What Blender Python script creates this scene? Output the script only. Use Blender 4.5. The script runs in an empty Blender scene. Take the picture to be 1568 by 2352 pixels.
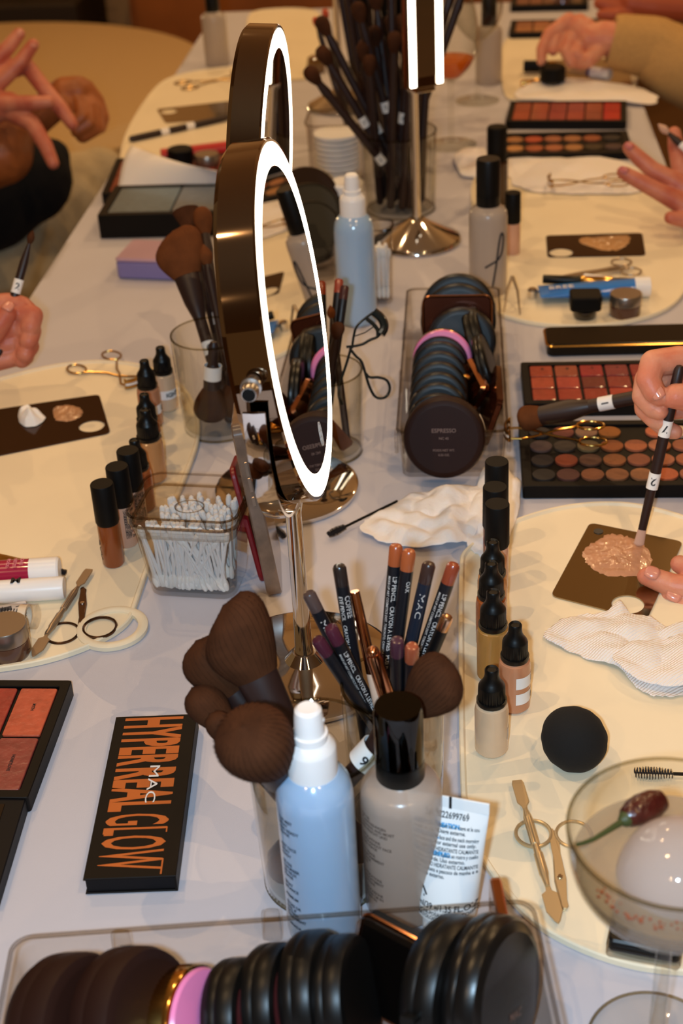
import bpy, bmesh, math, random
from mathutils import Matrix, Vector, noise
random.seed(7)
SC = bpy.context.scene
COL = SC.collection
PI = math.pi
V3 = Vector

# ------------------------------------------------------------------ camera
F_PX, CX, CY, CAM_H = 3300.0, 784.0, 1176.0, 0.62      # table top is z = 0, metres
def _n(v): return V3(v).normalized()
_dd = (F_PX ** 2 + 276.0 * 315.0) / 2020.0
_fw = _n((276.0, 2020.0, -F_PX)); _up = -_n((315.0, -_dd, -F_PX))
_up = (_up - _fw * _up.dot(_fw)).normalized(); _rt = _fw.cross(_up)
ROT = Matrix((_rt, _fw, _up))
CAMP = V3((0, 0, CAM_H))
cam_d = bpy.data.cameras.new('camera'); cam = bpy.data.objects.new('camera', cam_d); COL.objects.link(cam)
cam.matrix_world = Matrix.Translation(CAMP) @ ROT.to_4x4()
cam_d.sensor_fit = 'VERTICAL'; cam_d.sensor_height = 36.0; cam_d.lens = F_PX / 2352.0 * 36.0
cam_d.clip_start = 0.02; cam_d.clip_end = 50
cam_d.dof.use_dof = True; cam_d.dof.focus_distance = 0.97; cam_d.dof.aperture_fstop = 8.5
SC.camera = cam

# ------------------------------------------------------------------ world, flash, ceiling lamps, exposure
SC.view_settings.view_transform = 'Standard'; SC.view_settings.look = 'None'
SC.view_settings.gamma = 1.0; SC.view_settings.use_curve_mapping = False
SC.view_settings.exposure = 0.20
w = bpy.data.worlds.new('room_world'); SC.world = w; w.use_nodes = True
w.node_tree.nodes['Background'].inputs['Color'].default_value = (0.50, 0.285, 0.115, 1)
w.node_tree.nodes['Background'].inputs['Strength'].default_value = 0.30
def lamp(name, kind, loc, energy, color, size=0.02, target=None):
    d = bpy.data.lights.new(name, kind); d.energy = energy; d.color = color
    if kind == 'SPOT': d.spot_size = math.radians(165); d.spot_blend = .6
    else: d.shadow_soft_size = size
    o = bpy.data.objects.new(name, d); COL.objects.link(o); o.location = loc
    if target is not None: o.rotation_euler = (V3(target) - V3(loc)).to_track_quat('-Z', 'Y').to_euler()
    return o
lamp('camera_flash', 'POINT', (-0.038, 0.0, 0.612), 21.0, (0.52, 0.77, 1.0), 0.012)
for lx, ly in ((-1.0, -1.2), (0.9, -1.0), (-0.7, 0.5), (0.6, 0.3), (-0.9, 1.9), (0.8, 2.2), (-0.5, 3.4), (0.9, 3.6)):
    lamp('ceiling_lamp', 'SPOT', (lx, ly, 1.93), 23.5, (1.0, 0.64, 0.31), 0.05)

for lx in (-1.9, 1.7):                       # added fill spots out of frame, brightening the far ceiling that steel plates reflect
    lamp('added_ceiling_fill', 'SPOT', (lx, 4.0, 0.2), 65.0, (1.0, 0.66, 0.34), 0.08, (lx * .5, 3.9, 1.95))

# ------------------------------------------------------------------ projection helpers
def ray(px, py): return (ROT @ V3((px - CX, -(py - CY), -F_PX))) / F_PX
def P(px, py, z=0.0):                       # point of the plane at height z seen at a pixel
    r = ray(px, py); return CAMP + r * ((z - CAM_H) / r.z)
def D(px, py, d): return CAMP + ray(px, py) * d      # point at depth d in front of the lens
def PIX(p):
    v = ROT.transposed() @ (V3(p) - CAMP); return CX + F_PX * v.x / -v.z, CY - F_PX * v.y / -v.z
def XY(px, py, z=0.0, zb=0.0):
    p = P(px, py, z); return V3((p.x, p.y, zb))

# ------------------------------------------------------------------ materials
def lin(c):
    if isinstance(c, str): c = tuple(int(c[i:i + 2], 16) / 255 for i in (1, 3, 5))
    return tuple((x / 12.92 if x <= .04045 else ((x + .055) / 1.055) ** 2.4) for x in c)
MATS = {}
def mat(name, col, rough=.45, metal=0., bump=None, var=None, sss=0., coat=0., trans=0., emit=0., spec=.5, sheen=0., alpha=1., ior=1.45):
    if name in MATS: return MATS[name]
    m = bpy.data.materials.new(name); m.use_nodes = True; nt = m.node_tree; b = nt.nodes['Principled BSDF']
    c = lin(col) + (1,)
    I = b.inputs
    I['Base Color'].default_value = c; I['Roughness'].default_value = rough; I['Metallic'].default_value = metal
    I['Specular IOR Level'].default_value = spec; I['IOR'].default_value = ior
    if sss: I['Subsurface Weight'].default_value = sss; I['Subsurface Scale'].default_value = .004; I['Subsurface Radius'].default_value = (1, .35, .2)
    if coat: I['Coat Weight'].default_value = coat; I['Coat Roughness'].default_value = .08
    if trans: I['Transmission Weight'].default_value = trans
    if sheen: I['Sheen Weight'].default_value = sheen; I['Sheen Roughness'].default_value = .4
    if alpha < 1: I['Alpha'].default_value = alpha
    if emit: I['Emission Color'].default_value = c; I['Emission Strength'].default_value = emit
    tc = nt.nodes.new('ShaderNodeTexCoord')
    if var:                                  # (scale, amount[, other colour])
        t = nt.nodes.new('ShaderNodeTexNoise'); t.inputs['Scale'].default_value = var[0]; t.inputs['Detail'].default_value = 4
        nt.links.new(tc.outputs['Object'], t.inputs['Vector'])
        mx = nt.nodes.new('ShaderNodeMix'); mx.data_type = 'RGBA'
        o = lin(var[2]) + (1,) if len(var) > 2 else tuple(x * (1 - var[1]) for x in c[:3]) + (1,)
        mx.inputs['A'].default_value = c; mx.inputs['B'].default_value = o
        rp = nt.nodes.new('ShaderNodeMapRange'); rp.inputs['From Min'].default_value = .35; rp.inputs['From Max'].default_value = .65
        nt.links.new(t.outputs['Fac'], rp.inputs['Value']); nt.links.new(rp.outputs['Result'], mx.inputs['Factor'])
        nt.links.new(mx.outputs['Result'], I['Base Color'])
    if bump:                                 # (scale, distance[, stretch vector])
        t = nt.nodes.new('ShaderNodeTexNoise'); t.inputs['Scale'].default_value = bump[0]; t.inputs['Detail'].default_value = 3
        src = tc.outputs['Object']
        if len(bump) > 2:
            mp = nt.nodes.new('ShaderNodeMapping'); mp.inputs['Scale'].default_value = bump[2]
            nt.links.new(src, mp.inputs['Vector']); src = mp.outputs['Vector']
        nt.links.new(src, t.inputs['Vector'])
        bp = nt.nodes.new('ShaderNodeBump'); bp.inputs['Strength'].default_value = 1; bp.inputs['Distance'].default_value = bump[1]
        nt.links.new(t.outputs['Fac'], bp.inputs['Height']); nt.links.new(bp.outputs['Normal'], I['Normal'])
    MATS[name] = m; return m
def thin(name, tint=(.97, .97, .97), edge=(.7, .66, .6), rough=.03, body=0., bodycol='#ffffff', refl=.9):
    """thin clear wall: see-through with mirror-like glancing reflections, optional cloudy body"""
    if name in MATS: return MATS[name]
    m = bpy.data.materials.new(name); m.use_nodes = True; nt = m.node_tree; nt.nodes.clear()
    N = nt.nodes.new; L = nt.links.new
    out = N('ShaderNodeOutputMaterial'); lw = N('ShaderNodeLayerWeight'); lw.inputs['Blend'].default_value = .35
    cm = N('ShaderNodeMix'); cm.data_type = 'RGBA'; cm.inputs['A'].default_value = tint + (1,); cm.inputs['B'].default_value = edge + (1,)
    L(lw.outputs['Facing'], cm.inputs['Factor'])
    tr = N('ShaderNodeBsdfTransparent'); L(cm.outputs['Result'], tr.inputs['Color'])
    gl = N('ShaderNodeBsdfGlossy'); gl.inputs['Roughness'].default_value = rough; gl.inputs['Color'].default_value = (refl, refl, refl, 1)
    fr = N('ShaderNodeFresnel'); fr.inputs['IOR'].default_value = 1.45
    geo = N('ShaderNodeNewGeometry')
    cb = N('ShaderNodeMath'); cb.operation = 'MULTIPLY'          # back faces do not reflect totally
    inv = N('ShaderNodeMath'); inv.operation = 'SUBTRACT'; inv.inputs[0].default_value = 1.0; L(geo.outputs['Backfacing'], inv.inputs[1])
    L(fr.outputs['Fac'], cb.inputs[0]); L(inv.outputs['Value'], cb.inputs[1])
    base = tr.outputs['BSDF']
    if body:
        df = N('ShaderNodeBsdfDiffuse'); df.inputs['Color'].default_value = lin(bodycol) + (1,)
        tl = N('ShaderNodeBsdfTranslucent'); tl.inputs['Color'].default_value = lin(bodycol) + (1,)
        dm = N('ShaderNodeMixShader'); dm.inputs[0].default_value = .4; L(df.outputs[0], dm.inputs[1]); L(tl.outputs[0], dm.inputs[2])
        mb = N('ShaderNodeMixShader'); mb.inputs[0].default_value = body; L(base, mb.inputs[1]); L(dm.outputs[0], mb.inputs[2]); base = mb.outputs[0]
    mx = N('ShaderNodeMixShader'); L(cb.outputs['Value'], mx.inputs[0]); L(base, mx.inputs[1]); L(gl.outputs[0], mx.inputs[2])
    L(mx.outputs[0], out.inputs['Surface']); MATS[name] = m; return m

# ------------------------------------------------------------------ mesh builder
def frame(o, z, x=None):
    """matrix at o with local z along z and local x near x"""
    z = V3(z).normalized(); x = V3(x) if x is not None else V3((1, 0, 0))
    if abs(x.normalized().dot(z)) > .97: x = V3((0, 1, 0))
    x = (x - z * x.dot(z)).normalized(); y = z.cross(x)
    m = Matrix((x, y, z)).transposed().to_4x4(); m.translation = V3(o); return m
def rr(w, h, r, n=6):
    o = []
    r = min(r, w / 2 - 1e-5, h / 2 - 1e-5)
    for cx, cy, a in ((w / 2 - r, h / 2 - r, 0), (-w / 2 + r, h / 2 - r, PI / 2), (-w / 2 + r, -h / 2 + r, PI), (w / 2 - r, -h / 2 + r, 1.5 * PI)):
        for i in range(n + 1):
            t = a + PI / 2 * i / n; o.append((cx + r * math.cos(t), cy + r * math.sin(t)))
    return o
def offset(poly, d):
    n = len(poly); out = []
    area = sum(poly[i][0] * poly[(i + 1) % n][1] - poly[(i + 1) % n][0] * poly[i][1] for i in range(n))
    s = 1 if area > 0 else -1
    for i in range(n):
        a = V3((*poly[i - 1], 0)); b = V3((*poly[i], 0)); c = V3((*poly[(i + 1) % n], 0))
        e1 = (b - a); e2 = (c - b)
        if e1.length < 1e-9 or e2.length < 1e-9: out.append(tuple(b.xy)); continue
        e1.normalize(); e2.normalize()
        nn = V3((-(e1.y + e2.y), e1.x + e2.x, 0)) * s
        if nn.length < 1e-6: out.append(tuple(b.xy)); continue
        nn.normalize(); k = max(.4, abs(V3((-e1.y, e1.x, 0)).dot(nn)))
        out.append((b.x + nn.x * d / k, b.y + nn.y * d / k))
    return out
class MB:
    def __init__(s): s.v = []; s.f = []
    def add(s, vs, fs, M=None):
        k = len(s.v); s.v += [tuple((M @ V3(p)) if M else p) for p in vs]; s.f += [tuple(i + k for i in f) for f in fs]; return s
    def rings(s, R, M=None, caps=(True, True), closed=False):
        n = len(R[0]); vs = [p for r in R for p in r]; fs = []
        m = len(R) if closed else len(R) - 1
        for j in range(m):
            a = j * n; b = ((j + 1) % len(R)) * n
            for i in range(n): fs.append((a + i, a + (i + 1) % n, b + (i + 1) % n, b + i))
        if not closed:
            if caps[0]: fs.append(tuple(range(n))[::-1])
            if caps[1]: fs.append(tuple((len(R) - 1) * n + i for i in range(n)))
        return s.add(vs, fs, M)
    def lathe(s, prof, seg=32, M=None, rib=None):
        """prof = [(r, z)...]; rib = (index0, index1, count, depth)"""
        vs = []; fs = []; idx = []
        for k, (r, z) in enumerate(prof):
            if r < 1e-7: idx.append([len(vs)]); vs.append((0, 0, z)); continue
            row = []
            for i in range(seg):
                q = r
                if rib and rib[0] <= k <= rib[1]: q = r - rib[3] * (i % 2)
                t = 2 * PI * i / seg; row.append(len(vs)); vs.append((q * math.cos(t), q * math.sin(t), z))
            idx.append(row)
        for a, b in zip(idx, idx[1:]):
            if len(a) == 1 and len(b) == 1: continue
            for i in range(seg):
                j = (i + 1) % seg
                if len(a) == 1: fs.append((a[0], b[j], b[i]))
                elif len(b) == 1: fs.append((a[i], a[j], b[0]))
                else: fs.append((a[i], a[j], b[j], b[i]))
        return s.add(vs, fs, M)
    def prism(s, poly, z0, z1, bev=0., M=None):
        if bev > 0:
            ins = offset(poly, bev)
            R = [[(x, y, z0) for x, y in ins], [(x, y, z0 + bev) for x, y in poly], [(x, y, z1 - bev) for x, y in poly], [(x, y, z1) for x, y in ins]]
        else: R = [[(x, y, z0) for x, y in poly], [(x, y, z1) for x, y in poly]]
        area = sum(poly[i][0] * poly[(i + 1) % len(poly)][1] - poly[(i + 1) % len(poly)][0] * poly[i][1] for i in range(len(poly)))
        if area < 0: R = [r[::-1] for r in R]
        return s.rings(R, M)
    def box(s, x, y, z, c=(0, 0, 0), bev=.0, M=None):      # size, centre of base
        MM = Matrix.Translation(c) if M is None else M @ Matrix.Translation(c)
        return s.prism([(-x / 2, -y / 2), (x / 2, -y / 2), (x / 2, y / 2), (-x / 2, y / 2)], 0, z, bev, MM)
    def tube(s, pts, r, seg=10, M=None, closed=False, flat=1.):
        pts = [V3(p) for p in pts]; n = len(pts)
        R = r if isinstance(r, (list, tuple)) else [r] * n
        rings = []; up = None
        for i, p in enumerate(pts):
            if closed: t = pts[(i + 1) % n] - pts[i - 1]
            else: t = pts[min(i + 1, n - 1)] - pts[max(i - 1, 0)]
            t.normalize()
            if up is None:
                up = V3((0, 0, 1)) if abs(t.z) < .8 else V3((1, 0, 0))
            u = (up - t * up.dot(t)).normalized(); up = u; w_ = t.cross(u)
            rings.append([tuple(p + (u * math.cos(a) * flat + w_ * math.sin(a)) * R[i]) for a in (2 * PI * k / seg for k in range(seg))])
        return s.rings([q[::-1] for q in rings], M, closed=closed)
    def ball(s, c, r, seg=16, sc=(1, 1, 1), M=None):
        h = seg // 2; vs = []; fs = []
        pr = [(r * math.sin(PI * i / h), -r * math.cos(PI * i / h)) for i in range(h + 1)]
        pr[0] = (0, -r); pr[-1] = (0, r)
        MM = Matrix.Translation(c) @ Matrix.Diagonal((*sc, 1)); MM = M @ MM if M else MM
        return s.lathe(pr, seg, MM)
    def mesh(s, name, ang=35):
        me = bpy.data.meshes.new(name); me.from_pydata(s.v, [], s.f); me.validate(); me.update()
        me.shade_smooth(); me.set_sharp_from_angle(angle=math.radians(ang)); return me
def dress(o, label=None, cat=None, group=None, kind=None):
    if label: o['label'] = label
    if cat: o['category'] = cat
    if group: o['group'] = group
    if kind: o['kind'] = kind
    return o
def thing(name, label, cat, M=None, group=None):
    o = bpy.data.objects.new(name, None); COL.objects.link(o); o.empty_display_size = .01
    if M is not None: o.matrix_world = M if isinstance(M, Matrix) else Matrix.Translation(M)
    return dress(o, label, cat, group)
def part(name, geo, m, parent=None, label=None, ang=35):
    """geo = MB or mesh in the parent's local frame"""
    me = geo.mesh(name, ang) if isinstance(geo, MB) else geo
    if me.users and (not me.materials or me.materials[0] != m): me = me.copy(); me.materials.clear()
    o = bpy.data.objects.new(name, me)
    if not me.materials: me.materials.append(m)
    COL.objects.link(o)
    if parent is not None: o.parent = parent
    if label: o['label'] = label
    return o
def solo(name, geo, m, label, cat, M=None, group=None, ang=35):
    o = part(name, geo, m, None, None, ang)
    if M is not None: o.matrix_world = M if isinstance(M, Matrix) else Matrix.Translation(M)
    return dress(o, label, cat, group)
def text(body, size, bold=0., sx=1., align='LEFT', spacing=1., thick=.0):
    cu = bpy.data.curves.new('t', 'FONT'); cu.body = body; cu.size = size; cu.offset = bold; cu.align_x = align
    cu.space_character = spacing; cu.extrude = thick; cu.resolution_u = 3; cu.space_line = 1.0
    o = bpy.data.objects.new('t', cu); COL.objects.link(o)
    me = bpy.data.meshes.new_from_object(o.evaluated_get(bpy.context.evaluated_depsgraph_get()))
    vs = [(v.co.x * sx, v.co.y, v.co.z) for v in me.vertices]; fs = [tuple(p.vertices) for p in me.polygons]
    bpy.data.objects.remove(o); bpy.data.curves.remove(cu); bpy.data.meshes.remove(me)
    return vs, fs
def wrap(vf, r, a0, z0, rot=0.):
    """bend flat lettering round a cylinder; rot 0 = reads round, 90 = reads up the axis"""
    vs, fs = vf; out = []; c, s_ = math.cos(rot), math.sin(rot)
    for x, y, z in vs:
        X = x * c - y * s_; Y = x * s_ + y * c; t = a0 + X / r
        out.append(((r + z) * math.cos(t), (r + z) * math.sin(t), z0 + Y))
    return out, fs
def evalmesh(o):
    me = bpy.data.meshes.new_from_object(o.evaluated_get(bpy.context.evaluated_depsgraph_get())); return me
def jit(v, s, a, seed=0.):
    return noise.noise(V3(v) * s + V3((seed, seed * 1.7, seed * .3))) * a

# ------------------------------------------------------------------ shared materials
M_cloth = mat('white_tablecloth', '#c6c3cb', .9, bump=(2600, .00015), var=(5, .06))
M_mat = mat('cream_silicone', '#efe1c3', .55, var=(12, .04))
M_knob = mat('satin_chrome', '#c8c2bc', .28, 1.)
M_chrome = mat('polished_chrome', '#dcd6d0', .05, 1.)
M_housing = mat('chrome_brown_reflection', '#8c7662', .04, 1.)  # chrome; the brown room it reflects is put into the base colour
M_mirror = mat('mirror_glass', '#e8e6e2', .0, 1.)
M_glow = mat('mirror_light', '#fff0d8', .5, emit=5.0)
M_black = mat('black_plastic', '#080808', .38, spec=.35)
M_blackm = mat('black_matte', '#0d0b0a', .5, spec=.18)
M_brown = mat('dark_brown_plastic', '#26140f', .5, spec=.16)
M_handle = mat('aubergine_handle', '#2a1916', .42)
M_bristle = mat('brown_bristle', '#4a2a17', .85, var=(60, .4), spec=.15)
M_bristle2 = mat('tan_bristle', '#6a3c1e', .85, var=(60, .3), spec=.15)
M_white = mat('white_plastic', '#f1efee', .35, sss=.05)
M_paper = mat('white_paper', '#f3ebe6', .85, bump=(700, .0002), sss=.1)
M_ink = mat('black_ink', '#17151a', .6)
M_lett = mat('silver_lettering', '#c8c4c0', .4)
M_gold = mat('gold_metal', '#d9a95a', .16, 1.)
M_steel = mat('brushed_steel', '#c4b69c', .32, .7)
M_rose = mat('rose_gold_metal', '#c98a64', .16, 1.)
M_clear = thin('clear_acrylic', (.985, .98, .975), (.74, .70, .66))
M_glass = thin('clear_glass', (.985, .985, .98), (.74, .73, .68))
M_label = mat('paper_label', '#efece8', .6)
M_cotton = mat('cotton', '#f4f2ef', .95, sss=.1, bump=(900, .0004))
M_skin = mat('fair_skin', '#dc9a7c', .45, sss=.25, bump=(500, .00025), var=(45, .3, '#d07c60'))
M_skin2 = mat('tanned_skin', '#a8602f', .45, sss=.2, bump=(500, .00025), var=(40, .25))
M_skin3 = mat('pink_skin', '#cf8468', .45, sss=.25, bump=(500, .00025), var=(40, .3, '#b8604a'))
M_nail = mat('bare_nail', '#d9907a', .18, sss=.1)
M_tissue = mat('tissue_paper', '#f1e8e3', .95, sss=.1, bump=(120, .0012))
M_tissr = mat('ribbed_tissue', '#f1e8e3', .95, sss=.1)
_nt = M_tissr.node_tree; _tc = _nt.nodes.new('ShaderNodeTexCoord'); _mp = _nt.nodes.new('ShaderNodeMapping'); _mp.inputs['Rotation'].default_value = (0, 0, .95)
_wv = _nt.nodes.new('ShaderNodeTexWave'); _wv.inputs['Scale'].default_value = 150; _wv.inputs['Distortion'].default_value = 1.5; _wv.inputs['Detail Scale'].default_value = .3
_bp = _nt.nodes.new('ShaderNodeBump'); _bp.inputs['Strength'].default_value = .8; _bp.inputs['Distance'].default_value = .0006
_nt.links.new(_tc.outputs['Object'], _mp.inputs[0]); _nt.links.new(_mp.outputs[0], _wv.inputs['Vector']); _nt.links.new(_wv.outputs['Fac'], _bp.inputs['Height']); _nt.links.new(_bp.outputs['Normal'], _nt.nodes['Principled BSDF'].inputs['Normal'])

# ================================================================== the room
FZ = -0.75
def struct(name, geo, m): o = part(name, geo, m); o['kind'] = 'structure'; return o
struct('floor', MB().box(9, 12, .05, (0, 2, FZ - .05)), mat('warm_floor', '#6e4a26', .5, var=(3, .25)))
struct('wall_back', MB().box(9, .1, 2.7, (0, 5.3, FZ)), mat('plaster_wall', '#c4a47c', .8, var=(2, .3)))
struct('ceiling', MB().box(9, 12, .05, (0, 2, 1.95)), mat('warm_ceiling', '#b8a080', .9))
# planter hedge seen in the upper left, wooden cabinet beside it
hed = thing('planter_hedge', 'dark leafy planter at the back in the upper left corner', 'planter', V3((-1.95, 4.75, FZ)))
part('planter_box', MB().box(1.5, .4, .45, (0, 0, 0), .01), mat('dark_planter', '#2c2118', .6), hed)
lf = MB()
for i in range(1500):
    c = V3((random.uniform(-.75, .75), random.uniform(-.2, .2), .42 + random.random() * .42)); a = V3((random.gauss(0, 1), random.gauss(0, 1), random.gauss(0, 1))).normalized()
    Mx = frame(c, a); s = random.uniform(.015, .03)
    lf.add([(-s, 0, 0), (0, -s * .5, .002), (s, 0, 0), (0, s * .5, .002)], [(0, 1, 2, 3)], Mx)
part('foliage', lf, mat('dark_leaf', '#4a4322', .5, var=(8, .5, '#6b5a30')), hed)
cab = thing('wooden_cabinet', 'orange-brown wooden cabinet behind the far end of the table', 'cabinet', V3((-.28, 4.75, FZ)))
part('body', MB().box(1.5, .4, .86, (0, 0, 0), .004), mat('orange_wood', '#9a5a26', .45, var=(6, .25), bump=(30, .0005, (1, 1, 12))), cab)
for sx in (-.38, .38): part('door', MB().box(.7, .015, .72, (sx, -.2085, .08), .003), mat('orange_wood', '#9a5a26'), cab)

# table
TX0, TX1, TY0, TY1 = -.492, .268, -.15, 2.93
tb = thing('banquet_table', 'long banquet table hidden under the white cloth', 'table', V3(((TX0 + TX1) / 2, (TY0 + TY1) / 2, FZ)))
part('tabletop', MB().box(TX1 - TX0 - .012, TY1 - TY0 - .012, .03, (0, 0, .71)), mat('table_wood', '#7a5a3a', .6), tb)
for sx in (-1, 1):
    for sy in (-1, 1): part('leg', MB().box(.04, .04, .71, (sx * .33, sy * 1.45, 0)), mat('table_wood', '#7a5a3a'), tb)
def cloth():
    nx, ny = 96, 300; drop = .30; vs = []; fs = []
    W = TX1 - TX0; H = TY1 - TY0; us = []; 
    def axis(n, L, d):
        a = [-(d) + d * i / 8 for i in range(8)] + [L * i / (n - 17) for i in range(n - 16)] + [L + d * (i + 1) / 8 for i in range(8)]; return a
    ax = axis(nx, W, drop); ay = axis(ny, H, drop); n1, n2 = len(ax), len(ay)
    for j, b in enumerate(ay):
        for i, a in enumerate(ax):
            x = min(max(a, 0), W); y = min(max(b, 0), H); z = 0.
            ox = a - x; oy = b - y
            d = math.hypot(ox, oy)
            if d > 0:
                z = -min(d, drop); wv = .012 * math.sin((x if ox == 0 else y) * 26) * (d / drop)
                x += math.copysign(.004 + d * .06 + wv, ox) if ox else 0; y += math.copysign(.004 + d * .06 + wv, oy) if oy else 0
            else:
                z = jit((x * 1.0, y * .8, 0), 7, .0006) - .0008
            vs.append((x + TX0, y + TY0, z))
    for j in range(n2 - 1):
        for i in range(n1 - 1): fs.append((j * n1 + i, j * n1 + i + 1, (j + 1) * n1 + i + 1, (j + 1) * n1 + i))
    m = MB(); m.add(vs, fs); return m
solo('tablecloth', cloth(), M_cloth, 'white woven cloth draped over the long table', 'tablecloth', ang=80)

# cream rounded pouf seat on the left beyond the table edge
pf = thing('round_sofa', 'large round cream upholstered seat at the upper left', 'sofa', V3((-1.32, 3.60, FZ)))
MP = mat('cream_upholstery', '#c8a878', .8, bump=(40, .002))
part('base', MB().lathe([(0, 0), (.68, 0), (.70, .02), (.70, .30), (0, .30)], 64), MP, pf)
part('cushion', MB().lathe([(0, .30), (.70, .30), (.715, .33), (.715, .42), (.68, .455), (.5, .462), (0, .465)], 64), MP, pf)

# ================================================================== mats
def mat_shape(name, pix, label, z=0., t=.0035, group=None, ring=None):
    w_ = [P(x, y, 0) for x, y in pix]
    # Chaikin rounding
    pts = [(p.x, p.y) for p in w_]
    for _ in range(3):
        q = []
        for i in range(len(pts)):
            a, b = pts[i], pts[(i + 1) % len(pts)]
            q += [(a[0] * .75 + b[0] * .25, a[1] * .75 + b[1] * .25), (a[0] * .25 + b[0] * .75, a[1] * .25 + b[1] * .75)]
        pts = q
    ar = sum(pts[i][0] * pts[(i + 1) % len(pts)][1] - pts[(i + 1) % len(pts)][0] * pts[i][1] for i in range(len(pts)))
    if ar < 0: pts = pts[::-1]
    cx = sum(p[0] for p in pts) / len(pts); cy = sum(p[1] for p in pts) / len(pts)
    pts = [(a - cx, b - cy) for a, b in pts]
    R = [[(x, y, 0) for x, y in pts], [(x, y, t) for x, y in pts]] + [[(x, y, zz) for x, y in offset(pts, d)] for d, zz in ((.0008, t + .0009), (.0028, t + .0009), (.0042, t - .0012), (.008, t - .0014))]
    m = MB().rings(R)
    th = thing(name, label, 'mat', V3((cx, cy, z)), group)
    part('plate', m, M_mat, th)
    if ring:
        c = P(ring[0], ring[1], 0); pr = []
        N = 64; r1, r2 = ring[2], ring[3]
        prof = [(r2, 0), (r1, 0), (r1 + .0003, t), (r1 - .0015, t + .0012), (r2 + .0015, t + .0012), (r2 - .0003, t)]
        rs = [[((r * math.cos(2 * PI * k / N)) + c.x - cx, (r * math.sin(2 * PI * k / N)) + c.y - cy, zz) for k in range(N)] for r, zz in prof]
        part('thumb_ring', MB().rings(rs, closed=True), M_mat, th)
    return th
MT = .0022
mat_shape('palette_mat', [(1052, 1300), (1062, 1272), (1110, 1235), (1190, 1196), (1290, 1168), (1400, 1158), (1500, 1170), (1640, 1215), (1800, 1330), (1900, 1560), (1900, 1900), (1800, 2150), (1640, 2245), (1500, 2238), (1400, 2215), (1300, 2175), (1210, 2120), (1130, 2025), (1075, 1930), (1054, 1860)],
          'cream palette-shaped mat at the lower right under the black sponge', group='cream work mats')
mat_shape('palette_mat', [(-60, 893), (60, 858), (160, 838), (260, 833), (350, 848), (420, 885), (458, 950), (462, 1010), (440, 1075), (395, 1180), (350, 1290), (318, 1385), (300, 1440), (215, 1490), (110, 1526), (0, 1545), (-140, 1560), (-420, 1500), (-500, 1200), (-300, 980)],
          'cream palette-shaped mat with a thumb ring at the left', group='cream work mats', ring=(259, 1448, .0262, .0195))
mat_shape('palette_mat', [(1078, 420), (1110, 400), (1300, 390), (1500, 425), (1548, 470), (1580, 570), (1585, 660), (1540, 718), (1430, 750), (1300, 757), (1200, 745), (1130, 722), (1098, 660), (1085, 520)],
          'cream mat at the right under the blue tube and scissors', group='cream work mats')
mat_shape('palette_mat', [(272, 372), (290, 300), (350, 208), (390, 180), (470, 163), (600, 152), (640, 200), (640, 380), (450, 398), (290, 396)],
          'cream mat at the upper left behind the mirrors', group='cream work mats')
mat_shape('palette_mat', [(1150, 100), (1180, 85), (1420, 78), (1462, 150), (1468, 205), (1400, 232), (1190, 238), (1150, 225)],
          'cream mat at the upper right below the ribbed sweater sleeve', group='cream work mats')
mat_shape('palette_mat', [(560, 40), (600, 24), (730, 22), (745, 60), (742, 160), (700, 190), (580, 180)],
          'cream mat at the far end of the table left of the far brushes', group='cream work mats')

# ================================================================== upright bottles
def dropper(px, py, h, body, label, lab=None, rot=0., zb=MT, tall=0., group='small dropper bottles of foundation', s=1.):
    t = thing('dropper_bottle', label, 'bottle', Matrix.Translation(XY(px, py, zb, zb)) @ Matrix.Rotation(rot, 4, 'Z'), group)
    r = .0105 * s; hb = h * .60
    part('bottle_body', MB().lathe([(0, 0), (r * .82, 0), (r, .0025), (r * 1.01, hb - .006), (r * .95, hb - .002), (r * .72, hb), (r * .6, hb + .003), (0, hb + .003)], 32), body, t)
    k = (h - hb) / .026
    z0 = hb - .0005
    pr = [(0, z0), (r * .86, z0), (r * .9, z0 + .001), (r * .9, z0 + .003 * k), (r * .82, z0 + .0032 * k), (r * .8, z0 + .013 * k), (r * .76, z0 + .0142 * k), (r * .6, z0 + .0165 * k), (r * .46, z0 + .0195 * k), (r * .42, z0 + .0225 * k), (r * .42, z0 + .0255 * k), (r * .36, z0 + .0265 * k), (r * .25, z0 + .0255 * k), (0, z0 + .0255 * k)]
    part('dropper_cap', MB().lathe(pr, 64, None, (4, 5, 0, .0004)), M_black, t)
    for q, (zc, tx, a) in enumerate(lab or []):
        n = 10; vs = []; fs = []
        for i in range(n + 1):
            aa = a + (i / n - .5) * 1.9
            vs += [((r * 1.012 + .0001) * math.cos(aa), (r * 1.012 + .0001) * math.sin(aa), zc), ((r * 1.012 + .0001) * math.cos(aa), (r * 1.012 + .0001) * math.sin(aa), zc + .009)]
        for i in range(n): fs.append((2 * i, 2 * i + 2, 2 * i + 3, 2 * i + 1))
        lb = part('sticker', MB().add(vs, fs), M_label, t, 'white paper sticker')
        if tx: 
            part('lettering', MB().add(*wrap(text(tx, .006, .0002, align='CENTER'), r * 1.012 + .0003, a + .35, zc + .0025)), M_ink, lb)
    return t
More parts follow.
